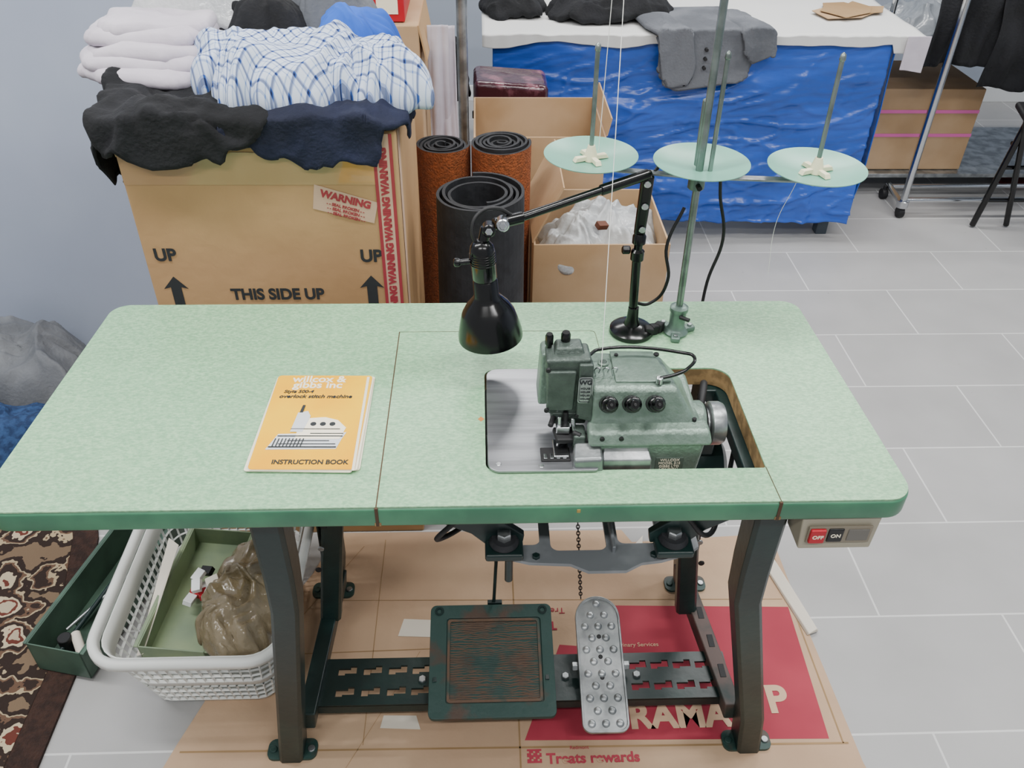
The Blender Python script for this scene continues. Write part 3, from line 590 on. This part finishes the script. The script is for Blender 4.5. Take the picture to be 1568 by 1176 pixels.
# ---------------------------------------------------------------- large shipping box
G=root('shipping_box',(-.35,.88,.5))
bx=(-.602,-.108,.65,1.10,1.015)
box('carton',G,(bx[0],bx[2],0),(bx[1],bx[3],bx[4]),m_card,.005)
def ft(n,s,x,z,size,**k):return text(n,G,s,(x,.6488,z),size,m_ink,bold=.0012,**k)
ft('print_this_side_up','THIS SIDE UP',-.362,.684,.034,sx=.92);ft('print_up_a','UP',-.561,.772,.036,sx=.95);ft('print_up_b','UP',-.172,.768,.036,sx=.95)
def arrow(n,x,z):
    pts=[(x,z+.058),(x+.024,z+.030),(x+.010,z+.034),(x+.010,z-.06),(x-.010,z-.06),(x-.010,z+.034),(x-.024,z+.030)]
    mesh(n,[(a,.6490,b) for a,b in pts],[tuple(range(7))],G,m_ink)
arrow('print_arrow_a',-.556,.668);arrow('print_arrow_b',-.176,.668)
def tapestrip(n,x,w,z0,z1):
    mesh(n,[(x-w/2,.6486,z0),(x+w/2,.6486,z0),(x+w/2,.6486,z1),(x-w/2,.6486,z1)],[(0,1,2,3)],G,m_tapew)
    k=0;z=z0+.02
    while z<z1-.02:
        text(n+'_print_%d'%k,G,'WARNING',(x,.6482,z),.0185,m_redtape,rot=(pi/2,-pi/2,0),bold=.0012);k+=1;z+=.094
    for s in(-1,1):mesh(n+'_edge',[(x+s*w*.42-.0030,.6483,z0),(x+s*w*.42+.0030,.6483,z0),(x+s*w*.42+.0030,.6483,z1),(x+s*w*.42-.0030,.6483,z1)],[(0,1,2,3)],G,m_redtape)
tapestrip('sealing_tape',-.134,.035,.45,1.01)
mesh('label_patch',[(-.270,.6487,.868),(-.160,.6487,.838),(-.150,.6487,.88),(-.262,.6487,.916)],[(0,1,2,3)],G,m_tapew)
text('label_print',G,'WARNING',(-.208,.6482,.886),.019,m_redtape,rot=(pi/2,math.radians(16),0),bold=.0010)
for k,dz in enumerate((.0,-.009,-.018)):
    text('label_line_%d'%k,G,'- - SEAL BROKEN - -',(-.210,.6482,.870+dz),.008,m_redtape,rot=(pi/2,math.radians(16),0),bold=.0003)
mesh('packing_tape',[(-.600,.6488,.915),(-.15,.6488,.915),(-.15,.6488,.972),(-.600,.6488,.98)],[(0,1,2,3)],G,M('tape_clear','#b08c62',.15,0,'#a37d53',4,coat=.6))
mesh('flap_torn',[(-.605,.66,1.012),(-.602,.64,1.01),(-.60,.645,.97),(-.575,.646,.99),(-.56,.648,1.01),(-.58,.67,1.03),(-.612,.70,1.035)],[(0,1,2,3,4,5,6)],G,m_card2,solid=.004)
mesh('side_tape',[(-.1070,.66,.3),(-.1070,.70,.3),(-.1070,.70,1.01),(-.1070,.66,1.01)],[(0,1,2,3)],G,m_tapew)

# ---------------------------------------------------------------- clothes on the box
sup=(bx[0],bx[1],bx[2],bx[3],bx[4])
drape('black_garment',None,(-.52,.85),.265,.265,1.018,.03,3,m_blk_cloth,amp=.019,fs=10,support=sup,ang=1.0,tuck=.01)
drape('navy_garment',None,(-.255,.785),.185,.220,1.022,.022,8,m_navy,amp=.013,fs=11,support=sup,ang=.2,rot=.15,tuck=.01)
ps_=root('plaid_shirt',(-.262,.775,1.08))
drape('shirt_body',ps_,(-.285,.775),.165,.110,1.052,.060,15,m_plaid,amp=.026,fs=9,ang=.9,rot=.06,nr=130,na=340,edge=.2,pw=4,tuck=.045,fine=.12,wob=.8)
drape('shirt_sleeve',ps_,(-.145,.775),.085,.095,1.050,.055,16,m_plaid,amp=.024,fs=10,ang=2.2,rot=.3,nr=90,na=240,edge=.2,pw=3,tuck=.04,fine=.12,wob=.8)
drape('shirt_tail',ps_,(-.40,.80),.075,.085,1.060,.050,19,m_plaid,amp=.022,fs=10,ang=.2,rot=.2,nr=90,na=240,edge=.2,pw=3,tuck=.04,fine=.12,wob=.8)
bs=root('bed_sheet',(-.57,.88,1.1))
for k,(dx,dy,z,rx,ry) in enumerate(((0,0,1.058,.128,.118),(-.006,.010,1.078,.126,.110),(.006,.016,1.096,.114,.104),(-.008,.026,1.113,.115,.092),(.004,.034,1.130,.10,.085))):
    drape('sheet_layer_%d'%k,bs,(-.568+dx,.885+dy),rx,ry,z,.008,23+k*3,m_white_cloth,amp=.0085,fs=8,ang=.35+.12*k,rot=-.3+.10*k,edge=.05,pw=8,tuck=.018,sq=.5,fine=.05,wob=.7)
drape('plastic_bag',None,(-.46,1.03),.17,.10,1.10,.10,31,m_bag,amp=.014,fs=14,ang=.7)
drape('black_trousers',None,(-.385,.985),.10,.09,1.08,.065,43,m_blk_cloth,amp=.014,fs=12)
drape('grey_sweatshirt',None,(-.27,1.02),.10,.08,1.08,.085,37,m_gray_cloth,amp=.016,fs=13,ang=.3)
drape('blue_garment',None,(-.205,.945),.085,.045,1.065,.07,41,m_blue_cloth,amp=.012,fs=14)
Q=root('tall_carton',(-.3,1.45,.5));box('carton_body',Q,(-.50,1.30,0),(-.102,1.62,1.02),m_card2,.004)
mesh('carton_flap',[(-.102,1.30,1.02),(-.102,1.60,1.02),(-.085,1.60,.92),(-.085,1.30,.94)],[(0,1,2,3)],Q,m_card,solid=.004)
Rb=root('red_carton',(-.25,1.45,1.1));box('red_carton_body',Rb,(-.36,1.32,1.022),(-.135,1.58,1.12),m_red,.003);box('red_carton_label',Rb,(-.20,1.3185,1.04),(-.15,1.3195,1.09),m_printw,0)
wc=root('white_cloth',(-.05,1.45,.9));hang('hanging_sheet',wc,-.084,-.022,1.45,.56,.98,5,m_white_cloth,amp=.04,fx=34,taper=.15,nx=60)
hang('hanging_sheet_fold',wc,-.09,-.038,1.42,.66,.99,9,m_white_cloth,amp=.035,fx=34,nx=50)

# ---------------------------------------------------------------- rolls
def spiral(name,cx,cy,rin,rout,z0,z1,pitch,mo,mi,th=.005,tw=0,rbot=None):
    r=root(name,(cx,cy,(z0+z1)/2));n=int((rout-rin)/pitch*44);v=[];f=[];mi_idx=[]
    for k in range(n+1):
        a=k/44*2*pi+tw;rad=rin+(rout-rin)*k/n+.001*nz(math.cos(a)*2,math.sin(a)*2,k/44)
        for rr,zz in((rad,z1),(rad+th,z1),(rad+th,z0),(rad,z0)):
            s=1+((rbot or 1)-1)*(0 if zz==z1 else 1)
            zz2=zz+ (.004*math.sin(a*.5+k*.01) if zz==z1 else 0)
            v.append((cx+rr*s*math.cos(a),cy+rr*s*math.sin(a),zz2))
    for k in range(n):
        for q in range(4):
            q2=(q+1)%4;f.append((k*4+q,k*4+q2,k*4+4+q2,k*4+4+q));mi_idx.append(1 if (q==1 and k>=n-46) else 0)
    f.append((0,1,2,3));f.append((n*4,n*4+1,n*4+2,n*4+3));mi_idx+=[0,0]
    me=bpy.data.meshes.new(name);me.from_pydata(v,[],f);me.update();me.materials.append(mi);me.materials.append(mo)
    for q,i in zip(me.polygons,mi_idx):q.material_index=i
    link(bpy.data.objects.new('rolled_sheet',me),r);return r
spiral('carpet_roll',-.052,1.19,.010,.062,.0,.775,.0088,m_oran,m_rub,th=.0058,tw=1)
spiral('carpet_roll',.088,1.17,.010,.069,.0,.79,.0092,m_oran,m_rub,th=.006,tw=4)
spiral('rubber_mat_roll',.036,.81,.050,.090,0,.825,.0115,m_rub,m_rub,th=.006,tw=5,rbot=1.12)

# ---------------------------------------------------------------- open boxes
o1=root('open_carton',(.33,1.2,.3))
openbox(o1,.168,.505,1.05,1.37,0,.576,m_card2,[('l',.16,-.45)])
drape('plastic_liner',o1,(.37,1.22),.115,.125,.49,.07,51,m_bag,amp=.026,fs=11,fine=.5,edge=.2)
drape('plastic_liner_b',o1,(.28,1.16),.085,.09,.49,.06,52,m_bag,amp=.026,fs=12,fine=.5,edge=.2)
box('small_brown_item',o1,(.33,1.13,.575),(.36,1.15,.59),M('brown_item','#5a2c14',.6),.002,rot=(.3,.2,.5))
o2=root('open_carton',(.18,1.6,.3))
openbox(o2,.022,.385,1.44,1.76,0,.695,m_card2,[('r',.05,.2)])
box('inner_paper',o2,(.18,1.5,.60),(.34,1.6,.612),m_paper,.001,rot=(.3,.1,.3));box('inner_paper_2',o2,(.22,1.46,.62),(.36,1.54,.632),m_white,.001,rot=(.25,-.1,-.2))
drape('inner_bag',o2,(.20,1.60),.13,.10,.50,.06,55,m_bag,amp=.02,fs=12)
cs=root('storage_case',(.13,1.9,.35))
hexa('case_body',cs,[(.02,1.84,0),(.255,1.84,0),(.255,2.0,0),(.02,2.0,0)],[(.02,1.84,.715),(.255,1.84,.70),(.255,2.02,.70),(.02,2.02,.715)],m_maroon,.02,4)
box('case_band',cs,(.016,1.836,.60),(.259,1.845,.625),m_blackm,.003)
gp=root('garment_rack_pole',(-.02,1.83,.6));cyl('rack_post',gp,(-.010,1.80,0.02),(-.010,1.80,1.7),.016,m_alu);box('rack_foot',gp,(-.12,1.785,0),(.005,1.815,.03),m_alu,.004);box('rack_foot_cross',gp,(-.025,1.80,0),(.005,2.1,.028),m_alu,.004)
drape('dark_sack',None,(-.05,2.05),.05,.09,.60,.14,58,m_blk_cloth,amp=.02,fs=14)

# ---------------------------------------------------------------- cutting table with tarp
C=root('cutting_table',(.8,2.55,.75))
box('table_board',C,(.06,2.20,.735),(1.56,3.0,.765),m_white,.004)
for x in(.13,1.39):
    for y in(2.225,2.93):box('table_leg',C,(x-.022,y-.022,0),(x+.022,y+.022,.735),M('table_leg_grey','#39434c',.5),.003)
nx,nzv=220,110;v=[];f=[]
for i in range(nzv+1):
    t=i/nzv
    for j in range(nx+1):
        s=j/nx;X=.085+(1.455-.085)*s;zb=.105-.03*s+.012*nz(X*9,2)
        Z=.752+(zb-.752)*t
        w=.05*nz(X*3,Z*3,31)
        r1=max(0,1-8*abs(nz(X*2.2+Z*1.5,Z*9-X*1.2+w*10,4)));r2=max(0,1-9*abs(nz(X*5-Z*6,Z*7+X*2,7)));r3=max(0,1-8*abs(nz(X*3+Z*4,Z*20-X*3,17)))
        d=.022*nz(X*2+Z*2,Z*6-X,1)-.010*r1-.007*r2-.005*r3+.012*nz(X*22,Z*3,9)*t+.003*nz(X*12,Z*45,2)
        v.append((X,2.172-.02*t+d*(.3+.7*min(1,t*4)),Z))
for i in range(nzv):
    for j in range(nx):
        a=i*(nx+1)+j;f.append((a,a+1,a+nx+2,a+nx+1))
mesh('tarp_front',v,f,C,m_tarp,smooth=True,solid=.0015)
hang('tarp_side',C,2.17,2.95,1.475,.09,.752,12,m_tarp,amp=.02,axis='y',fx=8)
v=[];f=[]
for i in range(41):
    for j in range(121):
        s=j/120;X=.05+1.51*s;t=i/40
        if t<.35:
            q=t/.35;y=2.152+.008*nz(X*20,3);z=.768-(1-q)*(.030+.025*nz(X*5,1)+.03*(X>1.45))
        else:
            q=(t-.35)/.65;y=2.152+q*.85;z=.770+.004*nz(X*8,y*8)
        v.append((X,y,z))
for i in range(40):
    for j in range(120):
        a=i*121+j;f.append((a,a+1,a+122,a+121))
mesh('table_cover',v,f,C,M('cover_white','#d2d2d0',.7),smooth=True,solid=.002)
hang('cover_corner',C,1.49,1.57,2.145,.66,.772,3,m_white_cloth,amp=.01,nx=20)
gt=root('grey_jacket',(.80,2.2,.75));sup2=(.05,1.56,2.140,3.0,.775)
drape('jacket_body',gt,(.800,2.215),.165,.245,.775,.010,61,m_gray_cloth,amp=.010,fs=7,support=sup2,ang=0,rot=.05,edge=.03,sq=.22,tuck=.006,fine=.1)
drape('jacket_sleeve_a',gt,(.665,2.215),.060,.255,.785,.010,62,m_gray_cloth,amp=.009,fs=8,support=(.05,1.56,2.125,3.0,.785),ang=0,rot=.22,edge=.03,sq=.3,tuck=.008,fine=.1)
drape('jacket_sleeve_b',gt,(.945,2.21),.060,.185,.785,.012,64,m_gray_cloth,amp=.009,fs=8,support=(.05,1.56,2.125,3.0,.785),ang=0,rot=.25,edge=.03,sq=.3,tuck=.008,fine=.1)
for z in(.735,.705,.675):cyl('jacket_button',gt,(.80,2.118,z),(.80,2.105,z),.006,m_blackm,seg=14)
drape('black_jacket',None,(.50,2.44),.22,.19,.775,.06,65,m_blk_cloth,amp=.022,fs=10)
drape('black_jacket',None,(.16,2.46),.12,.13,.775,.04,69,m_blk_cloth,amp=.02,fs=10)
pp=root('pattern_papers',(1.38,2.42,.78))
for k,(dx,dy,a) in enumerate(((0,0,.3),(.05,.05,-.2),(.02,.02,.7))):
    plate('pattern_%d'%k,pp,[[(-.11,-.06),(.02,-.08),(.10,-.04),(.12,.05),(.03,.035),(-.02,.08),(-.10,.05)]],.0,.002,m_cardin if k else m_card2,mtx=Matrix.Translation((1.36+dx,2.42+dy,.779+.003*k))@Matrix.Rotation(a,4,'Z'))

# ---------------------------------------------------------------- right background
sh=root('storage_shelf',(1.95,2.8,.3))
box('shelf_board_low',sh,(1.60,2.56,.08),(2.75,3.1,.098),m_alu,.002);box('shelf_board_mid',sh,(1.60,2.56,.60),(2.75,3.1,.62),m_alu,.002)
for x in(1.61,2.74):
    for y in(2.57,3.09):cyl('shelf_post',sh,(x,y,0),(x,y,1.4),.011,m_chrome)
drape('grey_plastic_bag',None,(1.84,2.78),.20,.16,.625,.09,71,m_bag2,amp=.02,fs=12)
sb=root('striped_carton',(1.9,2.75,.3));box('carton_body',sb,(1.640,2.60,.10),(2.10,2.98,.445),m_card2,.004)
for z in(.245,.345):mesh('pink_band',[(1.64,2.5985,z),(2.10,2.5985,z),(2.10,2.5985,z+.014),(1.64,2.5985,z+.014)],[(0,1,2,3)],sb,m_pink)
mesh('carton_seam',[(1.88,2.5985,.10),(1.884,2.5985,.10),(1.884,2.5985,.445),(1.88,2.5985,.445)],[(0,1,2,3)],sb,m_cardin)
gr=root('garment_rack',(2.1,2.36,.7))
for x in(1.765,2.62):
    cyl('rack_post',gr,(x,2.353,.05),(x,2.353,1.6),.014,m_chrome);cyl('rack_foot',gr,(x,2.353,.055),(x+.02,2.55,.055),.012,m_chrome)
    for y in(2.353,2.53):
        cyl('caster_stem',gr,(x,y,.03),(x,y,.06),.008,m_blackm);cyl('caster_wheel',gr,(x-.012,y,.022),(x+.012,y,.022),.022,m_blackm)
    cyl('caster_cap',gr,(x,2.353,.045),(x,2.353,.075),.024,m_chrome)
cyl('rack_bar',gr,(1.765,2.353,1.55),(2.62,2.353,1.55),.014,m_chrome);cyl('rack_low_bar',gr,(1.765,2.353,.075),(2.62,2.353,.075),.010,m_chrome)
cyl('rack_low_bar_rear',gr,(1.785,2.53,.055),(2.62,2.53,.055),.010,m_chrome)
hc=root('hanging_black_coats',(2.1,2.38,1.1))
hang('coat_a',hc,1.70,1.98,2.40,.60,1.50,81,m_blk_cloth,amp=.05,fx=12);hang('coat_b',hc,1.93,2.25,2.39,.52,1.50,83,m_blk_cloth,amp=.05,fx=12);hang('coat_c',hc,2.2,2.6,2.42,.42,1.50,85,m_blk_cloth,amp=.05,fx=12)
fc=root('folding_chair',(2.2,2.15,.3))
for dx in(0,.38):
    cyl('leg_a',fc,(2.03+dx,2.26,0.008),(2.10+dx,2.18,.90),.012,m_black);cyl('leg_b',fc,(2.17+dx,2.26,0.008),(2.03+dx,2.20,.55),.011,m_black)
box('seat',fc,(2.04,2.10,.45),(2.44,2.30,.475),m_blackm,.01,rot=(.3,0,0));box('backrest',fc,(2.11,2.175,.62),(2.49,2.20,.88),m_blackm,.01)
for z in(.12,.26,.36):cyl('brace',fc,(2.05,2.26-.05*z,z),(2.43,2.26-.05*z,z),.008,m_black)
box('red_mat',None,(2.35,2.62,0.001),(3.1,3.1,.008),M('red_mat','#7a2026',.95,0,'#5c1519',40,bump=.4,bscale=100),.001)

# ---------------------------------------------------------------- cardboard on the floor
F=root('flattened_carton',(.2,.25,0))
mainp=[(-.63,-.14),(.80,-.16),(.765,.03),(.752,.35),(.748,.62),(.40,.60),(.38,.64),(-.32,.645),(-.36,.52),(-.44,.36),(-.52,.22),(-.56,.10)]
plate('sheet_main',F,[mainp],.0005,.0035,m_cardf)
plate('red_print',F,[[(.115,.092),(.715,.080),(.727,.398),(.30,.412),(.29,.30),(.20,.31)]],.0036,.0039,m_redp)
for k,(a,b,w) in enumerate((((-.55,.085),(.75,.07),.004),((.105,-.15),(.105,.62),.003),((-.36,.30),(.10,.31),.002),((.74,.07),(.735,.6),.003),((-.2,.09),(-.2,.62),.0015),((-.33,.44),(.72,.42),.0015),((-.48,.2),(-.25,.6),.0012),((-.3,-.1),(-.1,.3),.001))):
    a=Vector((*a,.0042));b=Vector((*b,.0042));d=(b-a).normalized();s=Vector((-d.y,d.x,0))*w/2
    mesh('crease_%d'%k,[a+s,a-s,b-s,b+s],[(0,1,2,3)],F,m_cardin)
def ftx(n,s,x,y,size,mat,rz=0,**k):return text(n,F,s,(x,y,.0046),size,mat,rot=(0,0,rz),**k)
m_cream2=M('print_cream','#cfae90',.8)
ftx('print_big','P',.635,.165,.085,m_cream2,bold=.003);ftx('print_big_b','GRAMA',.40,.135,.075,m_cream2,bold=.003)
ftx('print_small','AN',.59,.245,.034,m_cream2,bold=.001);ftx('print_note','Veterinary Services',.36,.305,.014,m_cream2)
ftx('print_rewards','Treats rewards',.245,.052,.029,m_redp,bold=.0008);ftx('print_thr','Thr',.175,.36,.03,m_redp,rz=pi,bold=.001);ftx('print_thr_2','Treats',.19,.40,.022,m_redp,rz=pi)
ftx('print_rewards_small','Redmont',.22,.074,.010,m_redp)
for k in range(7):
    for j in range(7):
        if (k*3+j*5+k*j)%3!=1:mesh('code_%d_%d'%(k,j),[(.118+k*.004,.045+j*.004,.0044),(.122+k*.004,.045+j*.004,.0044),(.122+k*.004,.049+j*.004,.0044),(.118+k*.004,.049+j*.004,.0044)],[(0,1,2,3)],F,m_redp)
for k,q in enumerate(([(-.15,.34),(-.07,.335),(-.07,.38),(-.14,.385)],[(-.17,.125),(-.09,.12),(-.10,.15),(-.165,.152)],[(.40,.585),(.42,.57),(.43,.62)])):
    plate('torn_paper_%d'%k,F,[q],.0040,.0044,m_paper)
hexa('paper_strip',F,[(.70,.53,.004),(.73,.54,.004),(.775,.33,.004),(.745,.32,.004)],[(.70,.53,.012),(.725,.54,.02),(.77,.33,.014),(.75,.32,.01)],m_paper,.002)

# ---------------------------------------------------------------- laundry basket
Bs=root('laundry_basket',(-.5,.3,.12))
def ring(z,t):
    a=(-.625,-.385,.195,.50);b=(-.668,-.338,.128,.55);q=[a[i]+(b[i]-a[i])*t for i in range(4)]
    return [(x,y,z) for x,y in rrect(q[0],q[1],q[2],q[3],.035+.02*t,5)]
def resample(loop,n):
    P=[Vector(p) for p in loop];P.append(P[0]);d=[0]
    for a,b in zip(P,P[1:]):d.append(d[-1]+(b-a).length)
    out=[];L=d[-1];k=0
    for i in range(n):
        s=L*i/n
        while d[k+1]<s:k+=1
        t=(s-d[k])/max(1e-9,d[k+1]-d[k]);out.append(P[k].lerp(P[k+1],t))
    return out
nN=68;zs=[.004,.02,.044,.068,.092,.12,.145,.17,.195]
v=[];f=[]
for z in zs:v+=resample(ring(z,z/.25),nN)
for i in range(len(zs)-1):
    if i in(0,4):continue
    for j in range(nN):
        j2=(j+1)%nN;f.append((i*nN+j,i*nN+j2,(i+1)*nN+j2,(i+1)*nN+j))
o=mesh('lattice',v,f,Bs,m_basket);w=o.modifiers.new('w','WIREFRAME');w.thickness=.0065;w.use_even_offset=False
nB=96
for nm,(za,zb) in{'band_low':(.004,.022),'band_mid':(.093,.122),'band_top':(.192,.238)}.items():
    v=resample(ring(za,za/.25),nB)+resample(ring(zb,zb/.25),nB);f=[(j,(j+1)%nB,(j+1)%nB+nB,j+nB) for j in range(nB)]
    mesh(nm,v,f,Bs,m_basket,smooth=True,solid=.003)
v=[];f=[];prof=[(0,.236),(.004,.250),(.014,.252),(.020,.246),(.020,.234),(.016,.234)]
for off,z in prof:
    v+=resample([(x,y,z) for x,y in rrect(-.668-off,-.338+off,.128-off,.55+off,.055+off,6)],nB)
for i in range(len(prof)-1):
    for j in range(nB):
        j2=(j+1)%nB;f.append((i*nB+j,i*nB+j2,(i+1)*nB+j2,(i+1)*nB+j))
mesh('rim',v,f,Bs,m_basket,smooth=True,solid=.002)
plate('basket_bottom',Bs,[rrect(-.623,-.387,.197,.498,.035,5)],.003,.006,m_basket)
gtn=root('green_parts_tray',(-.56,.3,.15))
def tray(r,mtx,L,W,Hh,mat,t=.003):
    def bb(n,a,b):
        o=box(n,r,a,b,mat,.001);o.data.transform(mtx);return o
    bb('tray_floor',(-W/2,-L/2,0),(W/2,L/2,t));bb('tray_side_a',(-W/2,-L/2,0),(-W/2+t,L/2,Hh));bb('tray_side_b',(W/2-t,-L/2,0),(W/2,L/2,Hh));bb('tray_end_a',(-W/2,-L/2,0),(W/2,-L/2+t,Hh));bb('tray_end_b',(-W/2,L/2-t,0),(W/2,L/2,Hh))
    bb('tray_lip_a',(-W/2-.008,-L/2,Hh-.003),(-W/2,L/2,Hh));bb('tray_lip_b',(W/2,-L/2,Hh-.003),(W/2+.008,L/2,Hh))
tray(gtn,Matrix.Translation((-.535,.33,.15))@Matrix.Rotation(-.12,4,'Z')@Matrix.Rotation(.06,4,'X'),.29,.13,.05,m_tin2)
for k,(x,y,c) in enumerate(((-.545,.33,m_red),(-.525,.345,m_white),(-.550,.305,m_white),(-.525,.315,m_red),(-.53,.37,m_blackm),(-.51,.34,m_paper),(-.54,.35,m_white),(-.535,.32,m_white))):
    box('small_packet_%d'%k,gtn,(x-.013,y-.009,.168+.005*k),(x+.013,y+.009,.180+.005*k),c,.001,rot=(.3*math.sin(k),.25,k*.7))
drape('brown_plastic_bag',None,(-.432,.275),.088,.125,.178,.055,91,m_bbag,amp=.024,fs=16,ang=.4,sq=.9,nr=100,na=260,edge=.2)
mesh('paper_sheet',[(-.63,.20,.15),(-.61,.19,.17),(-.585,.40,.24),(-.61,.42,.24)],[(0,1,2,3)],gtn,m_paper,solid=.001)
dr=root('metal_drawer',(-.76,.42,.04))
DM=Matrix.Translation((-.785,.455,.010))@Matrix.Rotation(math.radians(-13),4,'Z')
tray(dr,DM,.40,.12,.085,m_tin)
for k,(a,b,r,mt) in enumerate((((-.02,-.17,.03),(.01,.18,.06),.005,m_steel),((.02,-.15,.02),(.03,.15,.04),.004,m_blackm),((-.03,-.1,.02),(-.01,.1,.03),.006,m_tin),((.03,-.17,.03),(-.01,-.13,.04),.010,m_paper),((-.04,-.12,.03),(.03,.05,.05),.0035,m_alu))):
    cyl('drawer_item_%d'%k,dr,DM@Vector(a),DM@Vector(b),r,mt)
cyl('drawer_spool',dr,DM@Vector((-.02,-.15,.01)),DM@Vector((-.02,-.15,.05)),.014,m_blackm)
Rg=root('patterned_rug',(-1.2,.3,0))
plate('rug_field',Rg,[[(-1.9,-.4),(-.86,-.4),(-.87,.06),(-.87,.29),(-.955,.64),(-1.05,.86),(-1.9,.83)]],.0005,.009,m_rug)
plate('rug_edge',Rg,[[(-.86,-.4),(-.805,-.4),(-.808,.06),(-.81,.285),(-.895,.64),(-.99,.88),(-1.05,.86),(-.955,.64),(-.87,.29),(-.87,.06)]],.0005,.008,m_rugb)
drape('grey_laundry_heap',None,(-1.27,1.20),.20,.16,.01,.15,101,m_lgray,amp=.036,fs=8,ang=.4,pw=3,nr=90,na=260,fine=.15)
drape('denim_heap',None,(-1.23,.97),.155,.12,.01,.10,105,m_jean,amp=.028,fs=9,pw=2.5,fine=.15)
drape('white_laundry',None,(-1.46,1.12),.10,.13,.01,.17,109,m_white_cloth,amp=.024,fs=10,pw=2.5)

# ---------------------------------------------------------------- lights
fm=M('fixture_white','#f4f4f2',.5);em=bpy.data.materials.new('tube_glow');em.use_nodes=True
bb=em.node_tree.nodes['Principled BSDF'];bb.inputs['Emission Color'].default_value=(1,.98,.95,1);bb.inputs['Emission Strength'].default_value=4
for k,(x,y) in enumerate(((-.9,.2),(.9,.2),(-.6,-1.3),(1.1,-1.3),(1.3,2.2),(-.2,2.6),(2.5,1.2),(-2.0,.5))):
    r=root('ceiling_light' if k==0 else 'ceiling_light.%03d'%k,(x,y,2.68));box('housing',r,(x-.6,y-.09,2.665),(x+.6,y+.09,2.699),fm,.004);box('diffuser',r,(x-.58,y-.075,2.655),(x+.58,y+.075,2.665),em,.002)
    l=bpy.data.lights.new('tube_light','AREA');l.shape='RECTANGLE';l.size=1.15;l.size_y=.15;l.energy=(34,34,26,26,42,30,30,28)[k];l.color=(1,.99,.975)
    lo=bpy.data.objects.new('tube_light',l);lo.location=(x,y,2.645);bpy.context.collection.objects.link(lo);lo.parent=r;lo.matrix_parent_inverse=Matrix.Translation(-r.location)
w=bpy.data.worlds.new('world');bpy.context.scene.world=w;w.use_nodes=True
w.node_tree.nodes['Background'].inputs[0].default_value=(.93,.96,1,1);w.node_tree.nodes['Background'].inputs[1].default_value=.5

# ---------------------------------------------------------------- camera
f_,th,ps,ro=1303.54,0.65407,0.04459,0.01732
Fw=Vector((math.sin(ps)*math.cos(th),math.cos(ps)*math.cos(th),-math.sin(th)));R0=Vector((math.cos(ps),-math.sin(ps),0));U0=R0.cross(Fw)
R=R0*math.cos(ro)+U0*math.sin(ro);U=-R0*math.sin(ro)+U0*math.cos(ro);P=(.03782,-.80372,1.57092)
cam=bpy.data.objects.new('camera',bpy.data.cameras.new('camera'));bpy.context.collection.objects.link(cam)
cam.matrix_world=Matrix(((R[0],U[0],-Fw[0],P[0]),(R[1],U[1],-Fw[1],P[1]),(R[2],U[2],-Fw[2],P[2]),(0,0,0,1)))
cam.data.sensor_width=36;cam.data.lens=36*f_/1568;cam.data.clip_start=.02
bpy.context.scene.camera=cam
